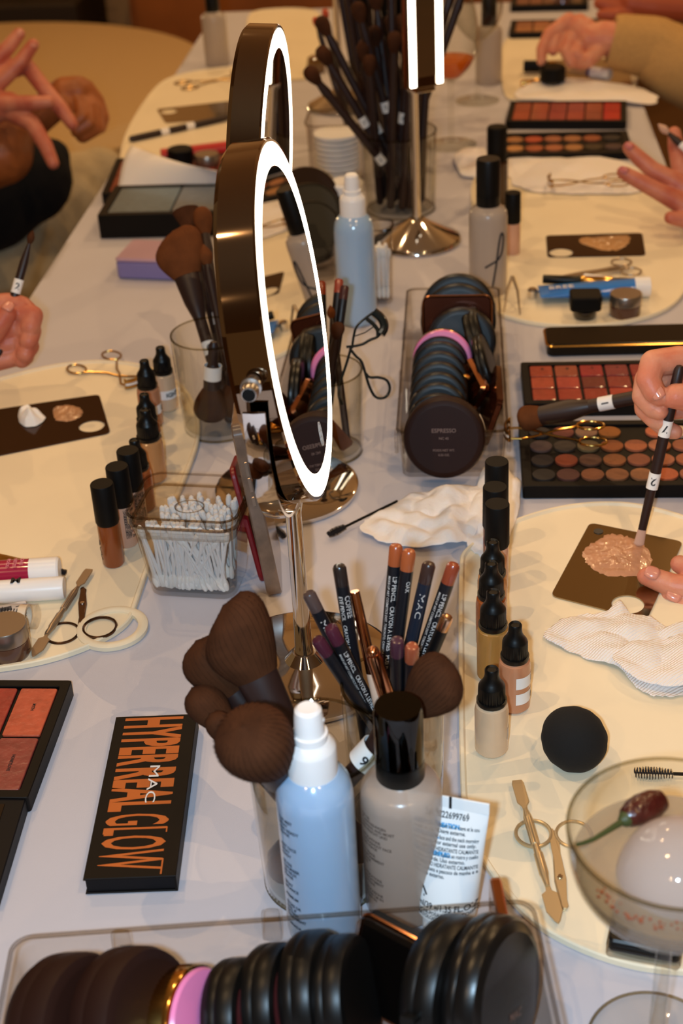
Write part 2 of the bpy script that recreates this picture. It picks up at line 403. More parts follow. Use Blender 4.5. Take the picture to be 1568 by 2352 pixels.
def roller(px, py, h, body, label, rot=0., mark=False, zb=MT, logo=False):
    t = thing('foundation_bottle', label, 'bottle', Matrix.Translation(XY(px, py, zb, zb)) @ Matrix.Rotation(rot, 4, 'Z'), 'slim foundation bottles with tall black caps')
    r = .0088; hb = h * .55
    part('bottle_body', MB().lathe([(0, 0), (r * .86, 0), (r, .002), (r, hb - .004), (r * .94, hb - .0015), (r * .7, hb), (0, hb)], 32), body, t)
    rc = .0093
    part('cap', MB().lathe([(0, hb - .002), (rc * .93, hb - .002), (rc, hb), (rc * .97, h - .0008), (rc * .93, h), (0, h)], 40), M_blackm, t)
    if mark:
        g = MB(); random.seed(int(px))
        for j in range(11):
            vs, fs = text(random.choice(['IIIIIIII', 'LOT 24M', '30 ML', 'MADE IN']), .0032, .0001, .8); g.add(*wrap((vs, fs), r + .0002, -1.35, hb * .25 + j * .0024))
        part('lettering', g, M_ink, t)
    if logo:
        part('lettering', MB().add(*wrap(text('MAC', .009, .0001), r + .0002, -2.5, .006, PI / 2)), M_ink, t)
    return t
B = lambda n, c, **k: mat('foundation_' + n, c, .22, coat=.4, var=(60, .06), **k)
PALE, SALM, OLIV, RUST, TANN, DEEP, AMBR, PINK = B('pale', '#dcbb98'), B('salmon', '#c08460'), B('olive', '#a8793c'), B('rust', '#9c5226'), B('tan', '#c48a55'), B('deep', '#8a4218'), B('amber', '#b26a2c'), B('pink', '#d3a184')
dropper(1128, 1722, .066, PALE, 'pale beige foundation dropper bottle nearest the camera in the right row', [(.012, '', .55)], 0, s=1.02)
dropper(1180, 1622, .068, SALM, 'salmon foundation dropper bottle with two white stickers beside the right row', [(.022, 'I', -.55), (.009, 'F', -.55)], 0)
dropper(1131, 1552, .071, OLIV, 'olive foundation dropper bottle third from the front of the right row', s=1.04)
dropper(1127, 1478, .069, RUST, 'rust brown foundation dropper bottle fourth from the front of the right row', s=1.02)
dropper(1130, 1426, .069, TANN, 'tan foundation dropper bottle fifth in the right row, before the flat-topped bottles', s=1.02)
roller(1140, 1352, .075, PINK, 'slim flat-capped bottle nearest the camera in the right row')
roller(1135, 1308, .074, DEEP, 'slim flat-capped bottle in the middle of the three at the back of the right row')
roller(1139, 1262, .080, TANN, 'slim flat-capped bottle at the far end of the right row beside the tissues', zb=0)
roller(262, 1294, .0735, DEEP, 'slim dark orange foundation bottle nearest the camera in the left row', 0, logo=True)
roller(294, 1248, .072, PINK, 'slim pink-beige foundation bottle printed with small text, second in the left row', mark=True)
roller(318, 1212, .073, PINK, 'slim pink-beige foundation bottle third in the left row beside the cotton bud jar', mark=True)
dropper(330, 1168, .066, RUST, 'rust foundation dropper bottle behind the three slim bottles of the left row')
dropper(354, 1100, .068, TANN, 'tan foundation dropper bottle fifth in the left row', s=1.1)
dropper(350, 1052, .064, AMBR, 'foundation dropper bottle in the left row with a sticker at its right side', [(.018, 'K', -.4)])
dropper(350, 975, .066, SALM, 'orange foundation dropper bottle in front of the palest one of the left row', [(.014, 'D', -.35)])
dropper(385, 938, .064, PALE, 'palest dropper bottle with sticker at the far end of the left row', [(.014, 'IGHT', -1.05)], zb=MT)

def textblock(t, lines, r, a0, z0, dz, size, m=M_ink, sx=.8, name='lettering'):
    g = MB()
    for j, s in enumerate(lines):
        if s: g.add(*wrap(text(s, size, size * .03, sx), r, a0, z0 - j * dz))
    return part(name, g, m, t)
def spray(px, py, zb, label, h=.158, lines=True, rot=0.):
    t = thing('spray_bottle', label, 'bottle', Matrix.Translation(XY(px, py, zb, zb)) @ Matrix.Rotation(rot, 4, 'Z'), 'pale blue mist spray bottles')
    k = h / .158; r = .0208
    blue = mat('pale_blue_bottle', '#9fbcdc', .16, coat=.6, sss=.15, var=(9, .05))
    part('bottle_body', MB().lathe([(0, 0), (r * .9, 0), (r * .98, .0015), (r, .005), (r, .098 * k), (r * .985, .103 * k), (r * .92, .1085 * k), (r * .8, .113 * k), (r * .66, .116 * k), (0, .117 * k)], 64), blue, t)
    z = .114 * k; rc = .0133
    part('screw_collar', MB().lathe([(0, z), (rc, z), (rc, z + .018), (rc * .97, z + .0195), (rc * .8, z + .0225), (rc * .74, z + .0235), (0, z + .0235)], 96, None, (1, 2, 0, .00022)), M_white, t)
    z2 = z + .023
    nz = MB().lathe([(0, z2), (rc * .70, z2), (rc * .70, z2 + .005), (rc * .60, z2 + .0055), (rc * .56, z2 + .016), (rc * .52, z2 + .0195), (rc * .40, z2 + .021), (0, z2 + .0205)], 40)
    part('spray_nozzle', nz, M_white, t)
    part('nozzle_tip', MB().ball((rc * .5, 0, z2 + .013), .0017, 10), M_white, t)
    if lines:
        L = ['THE MIST', 'SPRAY', 'AND READY', 'VISAGE', '', '', 'MIST FACE', 'SPRAY', 'READY', '', 'NE PAS', 'VAPORISER', 'LES YEUX', 'VISAGE', '', 'SPRAY', 'BALANCE', '', 'PREMIUM', '', 'STORE DR', 'EYES. IF', 'EXTERN', 'TREATMENT', '', 'CANADA']
        textblock(t, L, r + .00015, -2.62, .093, .0031, .0030, sx=.85)
    return t
spray(746, 2128, 0, 'pale blue spray bottle with white cap standing in the foreground behind the clear box')
spray(822, 735, 0, 'pale blue spray bottle with white cap further back beside the cotton bud cup', h=.160, lines=False)

# frosted pump bottle
def pump(px, py, label, h, bodymat, r=.0225, capr=.0132, mark=None, zb=0., clearcap=True, lines=None):
    t = thing('pump_bottle', label, 'bottle', XY(px, py, zb, zb))
    hb = h * .66
    part('bottle_body', MB().lathe([(0, 0), (r * .92, 0), (r, .003), (r, hb - .012), (r * .97, hb - .006), (r * .84, hb - .002), (r * .62, hb), (r * .5, hb + .004), (0, hb + .004)], 64), bodymat, t)
    z = hb + .001
    cc = M_black
    part('pump_collar', MB().lathe([(0, z), (capr * .96, z), (capr, z + .001), (capr, z + .013), (capr * .5, z + .0135), (capr * .45, z + .022), (capr * .6, z + .023), (capr * .6, z + .03), (0, z + .031)], 48), cc, t)
    part('overcap', MB().lathe([(capr * 1.0, z + .012), (capr * 1.0, h - .003), (capr * .94, h), (0, h), (0, h - .0015), (capr * .9, h - .0015), (capr * .93, h - .004), (capr * .93, z + .012)], 48), thin('smoky_cap', (.10, .07, .06), (.02, .015, .012)) if clearcap else M_black, t)
    if lines: textblock(t, lines, r + .00015, -2.75, hb - .012, .00285, .0028, mat('grey_ink', '#5a4a40', .6))
    return t
M_frost = thin('frosted_bottle', (.8, .76, .72), (.4, .35, .3), rough=.25, body=.72, bodycol='#dccabc')
pump(930, 2070, 'frosted pump bottle with smoky black cap in the foreground beside the white tube', .143, M_frost,
     lines=['', '', 'FOR OIL', 'ET ANPASSUNGEN', 'GLOWING AND MOIST', 'SKIN FRISCHT UND', '', 'APPLICATIONS', 'THROUGHOUT FACE', 'AND VISAGE', '', 'DU VISAGE', 'UNIFORMEMENT', 'VISAGE', 'ANE', '', '', 'APPLICATIONS', 'DELICATEMENT', 'FLACONE', '', 'APPLICAZIONE', 'EN VAN CM EN', 'GEGEN EN'])

# white cream tube standing on its cap with crimp on top
def cream_tube():
    base = P(1026, 2128, 0); top = P(1029, 1842, .078)
    t = thing('cream_tube', 'white squeeze tube with small blue and black print leaning behind the clear box', 'tube',
              frame(base, top - base, (1, -.30, 0)))
    L = .083; R = []; N = 40
    for k in range(15):
        u = k / 14; z = .012 + (L - .012 - .006) * u; wv = .0165 + .0065 * u; th = .0150 * (1 - u ** 1.6) + .0007
        R.append([(wv * math.cos(a), th * math.sin(a), z) for a in (2 * PI * i / N for i in range(N))])
    wt = mat('tube_white', '#eef4f8', .28, coat=.3)
    part('tube_body', MB().rings(R), wt, t)
    part('crimped_end', MB().box(.0462, .0016, .007, (0, 0, L - .0068), .0003), wt, t)
    part('screw_cap', MB().lathe([(0, 0), (.013, 0), (.0138, .001), (.0138, .012), (.0128, .0135), (0, .0135)], 48), M_white, t)
    rows = [(.0745, '-                            -', .0035, 0), (.0715, '3612622699769', .0047, 0), (.0663, 'UTILISATION. Appliquer sur le visage et le cou', .0031, 0), (.0634, 'matin et soir. Usage externe.', .0031, 0),
            (.0600, 'USE. Apply on the face and the neck morning', .0031, 0), (.0571, 'and evening. For external use only.', .0031, 0), (.0537, 'TRATAMIENTO HIDRATANTE CALMANTE', .0031, 0),
            (.0508, 'MODO DE EMPLEO. Aplicar en rostro y cuello', .0031, 0), (.0479, 'manana y tarde. Uso externo.', .0031, 0), (.0448, 'TRATAMENTO HIDRATANTE CALMANTE', .0031, 0), (.0419, 'Aplicar no rosto e pescoco de manha e a', .0031, 0), (.0390, 'noite. Uso externo.', .0031, 0), (.0200, '40 ml/39 g/1.35 FL.OZ', .0052, 0),
            (.0165, 'LA ROCHE-POSAY LABORATOIRE', .0030, 0), (.0138, 'DERMATOLOGIQUE', .0030, 0)]
    g = MB(); gb = MB()
    def surf(vf, x0, z0):
        vs, fs = vf; o = []
        for x, y, z in vs:
            X = x + x0; Z = z0 + y; u = min(max((Z - .012) / (L - .018), 0), 1); wv = .0165 + .0065 * u; th = .0150 * (1 - u ** 1.6) + .0007
            o.append((X, -th * math.sqrt(max(0, 1 - min(1, (X / wv) ** 2))) - .0002, Z))
        return o, fs
    for z0, s, sz, _ in rows:
        vs, fs = text(s, sz, sz * .02, .82); wd = max((v[0] for v in vs), default=0); lim = .037
        k = min(1, lim / wd) if wd > 0 else 1
        x0 = -.0185 if z0 < .07 else -wd * k / 2
        vs = [(x * k, y, z) for x, y, z in vs]
        g.add(*surf((vs, fs), x0, z0))
    g.add(*surf(text('1', .010, .0003), -.001, .0768))
    part('black_print', g, M_ink, t)
    for z0, s in ((.0665, 'MODE D\'UTILISATION.'), (.0602, 'DIRECTIONS.'), (.0510, 'MODO DE EMPLEO.')):
        gb.add(*surf(text(s, .0033, .0002, .8), -.0187, z0))
    part('blue_print', gb, mat('blue_ink', '#3fa0dc', .5), t)
    tr = [(-.0165, .0265), (-.0075, .0265), (-.012, .0345)]
    rc = MB()
    for i in range(3):
        a, b = V3((*tr[i], 0)), V3((*tr[(i + 1) % 3], 0)); d = b - a; p = a + d * .12; q = a + d * .8; nn = V3((-d.y, d.x, 0)).normalized() * .0006
        rc.add(*surf(([tuple(p - nn), tuple(q - nn), tuple(q + nn), tuple(p + nn)], [(0, 1, 2, 3)]), 0, 0))
    rc.add(*surf(text('2', .004, .0001), -.0132, .0275))
    part('recycling_mark', rc, M_ink, t)
cream_tube()

# ================================================================== tumblers
def tumbler(c, r0, r1, h, label, m=None, group='clear drinking glasses used as holders'):
    t = thing('glass_tumbler', label, 'glass', c, group)
    w_ = .0016
    part('glass_wall', MB().lathe([(0, 0), (r0 * .96, 0), (r0, .002), (r1, h - .001), (r1 - w_ * .5, h), (r1 - w_, h - .001), (r0 - w_, .006), (0, .005)], 72), m or M_glass, t)
    part('glass_base', MB().tube([((r0 - .001) * math.cos(a), (r0 - .001) * math.sin(a), .0012) for a in (2 * PI * i / 64 for i in range(64))], .0012, 6, closed=True), thin('rim_glass', (.82, .80, .72), (.30, .26, .18)), t)
    part('glass_rim', MB().tube([((r1 - w_ / 2) * math.cos(a), (r1 - w_ / 2) * math.sin(a), h) for a in (2 * PI * i / 64 for i in range(64))], .0010, 6, closed=True), thin('rim_glass', (.82, .80, .72), (.30, .26, .18)), t)
    return t
H1 = .102
C1 = XY(717, 1702, H1)
tumbler(C1, .0345, .0375, H1, 'clear glass tumbler holding fluffy makeup brushes in the foreground')
H2 = .100
C2 = XY(900, 1570, H2)
tumbler(C2, .0285, .0302, H2, 'clear glass tumbler holding lip and eye pencils')
C3 = XY(482, 765, .095)
tumbler(C3, .033, .036, .095, 'clear glass tumbler of brushes at the left behind the front mirror')
C4 = XY(745, 850, .08)
tumbler(C4, .030, .033, .08, 'clear glass tumbler of pencils partly hidden by the front mirror')
C5 = XY(915, 300, .10)
tumbler(C5, .044, .047, .10, 'clear glass tumbler packed with labelled brushes in the far middle')

# ================================================================== brushes
def brush(A, B, label, hr=.0042, head='dome', hl=.035, hw=.012, hd=None, fr=.006, fl=.03, band=None, bandpos=.6, mb=None, fur=0, roll=(1, 0, 0), ferr=None, group='brown makeup brushes', name='makeup_brush', taper=.5, skew=0.):
    """A = end of handle, B = tip of bristles (world)"""
    A = V3(A); B = V3(B); L = (B - A).length; hd = hd or hw
    t = thing(name, label, 'brush', frame(A, B - A, roll), group)
    zf0 = L - hl - fl; zf1 = L - hl
    prof = [(0, 0), (hr * .6, .0008), (hr * .95, .004), (hr, L * .1), (hr * 1.02, zf0 * .5), (hr * 1.0, zf0 * .9), (min(hr, fr) * 1.0, zf0)]
    part('handle', MB().lathe(prof + [(0, zf0)], 24), M_handle, t)
    def ell(rx, ry, z, n=32): return [(rx * math.cos(2 * PI * i / n), ry * math.sin(2 * PI * i / n), z) for i in range(n)]
    fx, fy = hw * taper, hd * taper
    part('ferrule', MB().rings([ell(min(hr, fr), min(hr, fr), zf0), ell(fr, fr * .95, zf0 + fl * .4), ell(fx * .96, fy * .96, zf1 - .001), ell(fx, fy, zf1 + .002)]), ferr or M_handle, t)
    R = []; n = 14
    for k in range(n + 1):
        u = k / n; z = zf1 - .001 + (hl + .001) * u
        if head == 'dome': s = taper + (1 - taper) * math.sin(min(1, u / .62) * PI / 2) if u < .62 else math.sqrt(max(0, 1 - ((u - .62) / .38) ** 2))
        elif head == 'flat': s = taper + (1 - taper) * u if u < .93 else (1 - (u - .93) * 4)
        elif head == 'point': s = (taper + (1 - taper) * math.sin(min(1, u / .4) * PI / 2)) if u < .4 else max(0., 1 - ((u - .4) / .6) ** 1.7)
        s = max(s, .02)
        R.append([(hw * s * math.cos(a), hd * s * math.sin(a), z + skew * hw * s * math.cos(a) * u) for a in (2 * PI * i / 36 for i in range(36))])
    g = MB().rings(R)
    if fur:
        random.seed(int(L * 1e5))
        for _ in range(fur):
            a = random.random() * 2 * PI; u1 = random.random() ** .6; 
            k = min(int(u1 * n), n - 1)
            def pt(u, e=1.):
                kk = min(int(u * n), n - 1); fr_ = u * n - kk; i = int(a / (2 * PI) * 36) % 36
                p = V3(R[kk][i]).lerp(V3(R[kk + 1][i]), fr_); p.x *= e; p.y *= e; return p
            u0 = max(0, u1 - random.uniform(.12, .25)); p0 = pt(u0, .99); p1 = pt(u1, 1.01); 
            d = (p1 - p0); 
            if d.length < 1e-5: continue
            p2 = p1 + d.normalized() * random.uniform(.0003, .0022) + V3((p1.x, p1.y, 0)).normalized() * random.uniform(.0001, .0006)
            sd = d.cross(V3((math.cos(a), math.sin(a), .3))); 
            if sd.length < 1e-9: continue
            sd = sd.normalized() * .00011
            g.add([tuple(p0 - sd), tuple(p0 + sd), tuple(p1 + sd), tuple(p2), tuple(p1 - sd)], [(0, 1, 2, 4), (4, 2, 3)])
    part('bristles', g, mb or M_bristle, t, 'brown fibre bristles')
    for bd, bp in zip(band or [], bandpos if isinstance(bandpos, tuple) else (bandpos,)):
        z0 = L * bp; rb = hr * 1.03 + .0002
        if z0 > zf0: rb = max(fr, hr) * 1.04
        b_ = part('paper_band', MB().lathe([(rb - .0004, z0 - .0065), (rb, z0 - .0065), (rb, z0 + .0065), (rb - .0004, z0 + .0065)], 28), M_label, t, 'white paper band')
        if bd:
            loc = (t.matrix_world.inverted() @ CAMP); a = math.atan2(loc.y, loc.x)
            part('digit', MB().add(*wrap(text(bd, .0085, .0002, align='CENTER'), rb + .0002, a, z0 - .003)), M_ink, b_)
    return t
def low(c, dx, dy, z=.006): return V3((c.x + dx, c.y + dy, z))
# foreground glass
brush(low(C1, .018, -.004), P(512, 1392, .158), 'large angled brush leaning left at the back of the foreground glass', .0052, 'dome', .044, .0215, .013, .011, .045, ['8'], .42, fur=3000, taper=.60, skew=.55, roll=(1, .3, .1), ferr=M_handle)
brush(low(C1, .020, .010), P(450, 1472, .128), 'rounded brush leaning furthest left in the foreground glass', .0048, 'dome', .036, .0175, .0175, .009, .032, fur=2400, taper=.5)
brush(low(C1, .016, .006), P(440, 1580, .110), 'smaller dark brush tucked under the furthest left one', .0045, 'dome', .028, .012, .012, .007, .03, fur=700, taper=.6)
brush(low(C1, .012, .000), P(482, 1640, .104), 'small brush head peeking out lowest at the left of the glass', .0045, 'dome', .022, .008, .008, .006, .03, fur=500, taper=.7)
brush(low(C1, .014, .010), P(556, 1668, .158), 'big round powder brush pointing at the camera from the foreground glass', .0052, 'dome', .040, .0205, .0200, .011, .03, fur=4200, taper=.6)
brush(low(C1, -.030, .000, .010), P(1042, 1528, .142), 'angled cheek brush with band number 9 leaning right over the pencils', .0056, 'dome', .034, .0165, .010, .009, .045, ['9'], .56, fur=2600, taper=.5, skew=.2, roll=(0, .4, 1))
brush(low(C1, .012, -.018, .058), low(C1, -.026, -.010, .010), 'short brush standing head down inside the foreground glass at the left', .004, 'dome', .02, .0095, .0095, .005, .015, fur=300)
brush(low(C1, .004, -.010, .088), low(C1, .024, .002, .012), 'brush standing head down inside the foreground glass at the right', .0045, 'dome', .032, .0100, .0095, .006, .02, fur=300)

# pencils
def pencil(px, py, zt, qx, qy, col, label, C, r=.0040, txt=None, gold=False, capl=.013, rb=.023, zb=.007, body='#17171c', logo=None):
    T = P(px, py, zt)
    k = (1790 - py) / max(40, (qy - py)); X = P(px + (qx - px) * k, 1790, zb) if C is C2 else P(qx, qy, zb)
    d = V3((X.x - C.x, X.y - C.y, 0)); 
    if d.length > rb - r: d = d.normalized() * (rb - r)
    Bm = V3((C.x + d.x, C.y + d.y, zb)); L = (T - Bm).length
    t = thing('pencil', label, 'pencil', frame(Bm, T - Bm), 'lip and eye pencils standing in glasses')
    part('barrel', MB().lathe([(0, 0), (r * .35, 0), (r, .006), (r, L - capl), (0, L - capl)], 24), mat('pencil_' + body[1:], body, .35), t)
    part('end_cap', MB().lathe([(0, L - capl), (r * 1.01, L - capl), (r * 1.01, L - .0022), (r * .8, L - .0006), (r * .45, L), (0, L)], 24), mat('pencil_end_' + col[1:], col, .25, 1. if gold else 0., coat=0 if gold else .3), t, 'coloured pencil end')
    loc = t.matrix_world.inverted() @ CAMP; a = math.atan2(loc.y, loc.x)
    if txt:
        g = MB()
        for i, (s, sz, off) in enumerate(txt):
            vs, fs = text(s, sz, sz * .012, .95); g.add(*wrap((vs, fs), r + .00015, a + off, L - capl - .006, -PI / 2))
        part('lettering', g, M_lett, t, 'silver print')
    if logo:
        vs, fs = text('MAC', .0048, .0000, 1.6, spacing=1.1); part('logo', MB().add(*wrap((vs, fs), r + .00015, a - .35, L - capl - .006, -PI / 2)), M_lett, t)
    return t
LP = [('LIP PENCIL   CRAYON A LEVRES   POIDS NET WT. .05 OZ./1.45 g', .0036, -.05), ('MAKE-UP ART COSMETICS DIST. TORONTO, CANADA M4W 3L4', .0022, -.75)]
pencil(778, 1297, .165, 800, 1540, '#2a211f', 'charcoal eye pencil standing upright left of the slim gold one', C2, txt=[('COFFEE', .0045, .1), ('EYE PENCIL   CRAYON POUR LES YEUX', .0034, -.8)])
pencil(707, 1360, .150, 820, 1580, '#51413e', 'pencil with a grey-brown end leaning furthest left with a silver logo', C2, logo=True)
pencil(757, 1438, .138, 868, 1640, '#4e2030', 'plum-ended pencil with silver print leaning left above its plum twin', C2, txt=LP)
pencil(727, 1466, .132, 850, 1630, '#4a1f2e', 'lowest left-leaning plum-ended pencil', C2)
pencil(910, 1250, .170, 868, 1500, '#a0512c', 'tallest pencil with an orange-brown end and silver print', C2, txt=LP)
pencil(940, 1262, .170, 898, 1500, '#a4552f', 'orange-brown ended pencil just right of the tallest one', C2, txt=[('OAK', .0036, .2)])
pencil(986, 1292, .166, 935, 1480, '#3a2824', 'blue-black pencil with a dark brown end leaning right', C2, logo=True, body='#1b2230')
pencil(1043, 1294, .166, 960, 1490, '#8a3d26', 'reddish-ended pencil with silver print leaning furthest right', C2, txt=LP)
pencil(1028, 1414, .142, 965, 1530, '#d8b090', 'black pencil with a shiny gold end cap leaning right', C2, gold=True, capl=.010, r=.0037, body='#0c0b0d')
pencil(912, 1468, .140, 912, 1600, '#4a2a36', 'short plum-ended pencil upright in the middle of the glass', C2)
pencil(946, 1482, .138, 944, 1600, '#9c4f33', 'short orange-ended pencil beside the short plum one', C2)
# slim gold-capped liner brush and rose gold lipstick tube in the same glass
Tg = P(814, 1358, .150); Bg = V3((C2.x + .004, C2.y - .010, .008)); Lg = (Tg - Bg).length
gl = thing('gold_liner', 'slim gold and cream liner leaning left in the pencil glass', 'liner', frame(Bg, Tg - Bg))
part('lower_barrel', MB().lathe([(0, 0), (.0022, 0), (.0036, .02), (.0036, Lg - .052), (0, Lg - .052)], 20), mat('cream_barrel', '#d8b8a0', .3), gl)
part('gold_cap', MB().lathe([(0, Lg - .052), (.0036, Lg - .052), (.0030, Lg - .001), (.0026, Lg), (0, Lg)], 20), M_rose, gl)
Tg = P(856, 1498, .134); Bg = V3((C2.x + .010, C2.y - .014, .045)); Lg = (Tg - Bg).length
gl = thing('rose_gold_tube', 'rose gold cosmetic tube with a ball end in the pencil glass', 'tube', frame(Bg, Tg - Bg))
part('barrel', MB().lathe([(0, 0), (.0048, 0), (.0048, Lg - .004), (.0042, Lg - .001), (0, Lg - .001)], 24), M_rose, gl)
part('ball_end', MB().ball((0, 0, Lg), .0038, 16), M_rose, gl)

# back pencil glass (behind the front mirror)
for (x, y, z, c, lb) in ((738, 645, .125, '#8a3a22', 'red-ended pencil close to the mirror light in the rear pencil glass'), (779, 640, .128, '#94402f', 'red-brown ended pencil in the rear pencil glass'), (792, 655, .124, '#4a2826', 'plum-ended pencil at the right of the rear pencil glass')):
    pencil(x, y, z, 745, 1000, c, lb, C4, rb=.026)
brush(low(C4, -.01, .01), P(778, 740, .118), 'slim dark eye brush in the rear pencil glass', .004, 'dome', .014, .006, None, .0045, .02)
brush(low(C4, .018, -.012, .01), P(758, 700, .11), 'tan handled thin brush in the rear pencil glass', .0032, 'point', .012, .004, None, .0035, .02, mb=M_bristle2)
brush(low(C4, -.02, .0, .066), low(C4, .018, -.016, .012), 'flat tan brush standing head down in the rear pencil glass', .004, 'flat', .03, .007, .004, .005, .02, mb=M_bristle2)

# brushes of the left rear glass
brush(low(C3, .012, -.004), P(398, 530, .150), 'large tan fan-shaped powder brush in the left rear glass', .0058, 'dome', .046, .024, .012, .010, .045, ['6'], .38, mb=M_bristle2, fur=1200, taper=.55, skew=.35)
brush(low(C3, .010, .012), P(462, 476, .150), 'narrow tan brush behind the fan-shaped one', .0045, 'dome', .03, .0095, None, .006, .03, ['4'], .45, mb=M_bristle2)
brush(low(C3, .016, .006), P(425, 480, .145), 'dark angled brush behind the fan-shaped one', .0045, 'flat', .022, .014, .008, .008, .03)
brush(low(C3, .018, .002), P(466, 560, .14), 'small pointed brush nearest the mirror in the left rear glass', .004, 'point', .02, .007, None, .005, .03, mb=M_bristle2)
brush(low(C3, .004, -.006, .090), low(C3, -.006, -.012, .012), 'banded brush standing head down in the left rear glass', .0048, 'dome', .032, .016, .015, .008, .025, [''], .38, mb=M_bristle)
brush(low(C3, .022, .0, .080), low(C3, .012, -.004, .012), 'second brush standing head down in the left rear glass', .0048, 'dome', .032, .013, .012, .008, .02, mb=M_bristle)
# far middle glass: many labelled brushes
random.seed(3)
far = [(872, 365, -1), (885, 245, -1), (905, 315, 0), (925, 270, 0), (905, 340, 0), (970, 245, 1), (835, 280, -1), (865, 295, -1), (928, 360, 1), (950, 200, 1)]
locs = ['at the lower left', 'at the upper left', 'left of the mirror pole', 'right behind the mirror pole', 'lowest in the middle', 'at the upper right', 'furthest left', 'leaning left near its twin', 'low behind the mirror pole', 'tallest at the right']
for k, (x, y, s) in enumerate(far):
    Bt = V3((C5.x + s * .03 + random.uniform(-.012, .012), C5.y + random.uniform(-.02, .02), .105 + random.random() * .02)) 
    px, py = x, y
    base = V3((C5.x - s * .02 + random.uniform(-.01, .01), C5.y + random.uniform(-.018, .018), .008))
    rd = ray(px, py); m = CAMP + rd * ((C5.y + random.uniform(-.028, .028)) / rd.y); base.y = m.y - (m.y - C5.y) * .4; d = m - base; Bt = base + d.normalized() * (.225 + .03 * (k % 3))
    bp = d.length / (Bt - base).length
    brush(base, Bt, 'brush with a white numbered band ' + locs[k] + ' in the far glass', .0052, 'dome', .024, .009, None, .006, .025, ['%d' % (k + 1)], min(.75, bp), mb=M_bristle)

for k in range(12):
    a = 2.4 * k; b = V3((C5.x + .026 * math.cos(a), C5.y + .026 * math.sin(a), .008)); tp = V3((C5.x + .040 * math.cos(a + .5), C5.y + .045 * math.sin(a + .5), .20 + .01 * (k % 4)))
    brush(b, tp, 'plain dark brush crowded among the banded ones in the far glass', .0050, 'dome', .024, .0085, None, .006, .025, group='plain brushes in the far glass')

# ================================================================== lit mirrors
def ring_mirror(base, hc, r, th, ta, label, br=.0635, zb=0.):
    t = thing('ring_light_mirror', label, 'mirror', V3((base.x, base.y, zb)), 'chrome ring light mirrors')
    part('base_disc', MB().lathe([(0, 0), (br, 0), (br + .0008, .0015), (br + .0008, .004), (br * .97, .0052), (br * .5, .0068), (.014, .0085), (.011, .012), (.0085, .015), (0, .015)], 96), M_chrome, t)
    yc = V3(hc); o = V3((base.x, base.y, zb)); zt = yc.z - (r + .0085) - .004
    part('pole', MB().lathe([(0, .012), (.0075, .012), (.0062, .02), (.0056, .05), (.0054, zt - zb - .012), (.0068, zt - zb - .004), (.0085, zt - zb), (0, zt - zb)], 32, Matrix.Translation((yc.x - o.x - .012 * math.cos(ta), yc.y - o.y, 0)) if False else None), M_chrome, t)
    n = V3((math.cos(th), -math.sin(th), 0)); u = V3((math.sin(th), math.cos(th), 0)); Z = V3((0, 0, 1))
    N_ = n * math.cos(ta) + Z * math.sin(ta); Vv = -n * math.sin(ta) + Z * math.cos(ta)
    H = Matrix((u, Vv, u.cross(Vv))).transposed().to_4x4()
    if u.cross(Vv).dot(N_) < 0: H = Matrix((-u, Vv, (-u).cross(Vv))).transposed().to_4x4()
    H.translation = yc - o                                       # local z = mirror normal
    dp = .024
    part('mirror_housing', MB().lathe([(0, -dp), (r - .003, -dp), (r, -dp + .003), (r, -.0012), (r - .001, 0), (r - .0025, 0), (r - .0025, -.003), (0, -.003)], 128, H), M_housing, t, 'chrome band with its brown reflection put in the colour')
    part('ring_light', MB().lathe([(r - .0028, -.002), (r - .0028, .0002), (r - .0165, .0002), (r - .0165, -.002)], 128, H), M_glow, t, 'glowing white ring')
    gm = part('mirror_glass', MB().lathe([(0, 0), (r - .0166, 0), (r - .0166, -.001), (0, -.001)], 96, H), M_mirror, t)
    s = -1 if (H.to_3x3() @ V3((1, 0, 0))).y > 0 else 1
    lg = MB().tube([(.0035 * math.cos(a), -(r - .032) + .0085 * math.sin(a), .0003) for a in (2 * PI * i / 24 for i in range(24))], .00022, 5, H, closed=True)
    for q in (-.0042, 0, .0042): lg.tube([(.0016 * math.cos(a), -(r - .032) + q + .0018 * math.sin(a), .0003) for a in (2 * PI * i / 12 for i in range(12))], .00018, 5, H, closed=True)
    part('etched_logo', lg, M_lett, gm)
    # yoke
    Y = Matrix((u, Z, u.cross(Z))).transposed().to_4x4(); Y.translation = yc - o - N_ * dp / 2
    R = r + .0075; pts = []
    for i in range(41):
        a = PI + PI * i / 40; pts.append((R * math.cos(a), R * math.sin(a), 0))
    rings = []
    for (x, y, z) in pts:
        d = V3((x, y, 0)).normalized(); p = V3((x, y, 0)); hw = .0062
        rings.append([tuple(p - d * .0012 + V3((0, 0, -hw))), tuple(p + d * .0008 + V3((0, 0, -hw))), tuple(p + d * .0016), tuple(p + d * .0008 + V3((0, 0, hw))), tuple(p - d * .0012 + V3((0, 0, hw)))])
    part('yoke', MB().rings(rings, Y), M_chrome, t)
    part('neck', MB().lathe([(0, 0), (.006, 0), (.0095, .004), (.012, .010), (0, .010)], 32, Matrix.Translation((Y.translation.x, Y.translation.y, zt - zb - .004))), M_chrome, t)
    for s in (-1, 1):
        K = Y @ Matrix.Translation((s * (R - .001), .016, 0)) @ Matrix.Rotation(s * PI / 2, 4, 'Y')
        part('knob_face', MB().lathe([(0, .0116), (.0036, .0116), (.0036, .0121), (0, .0122)], 24, K), M_blackm, t, 'dark knob face')
        k = part('pivot_knob', MB().lathe([(0, -.006), (.004, -.006), (.004, 0), (.0058, .0005), (.0058, .003), (.0040, .0035), (.0040, .005), (.0050, .0055), (.0050, .010), (.0042, .0115), (0, .0115)], 40, K, (7, 9, 0, .0003)), M_knob, t)
    return t
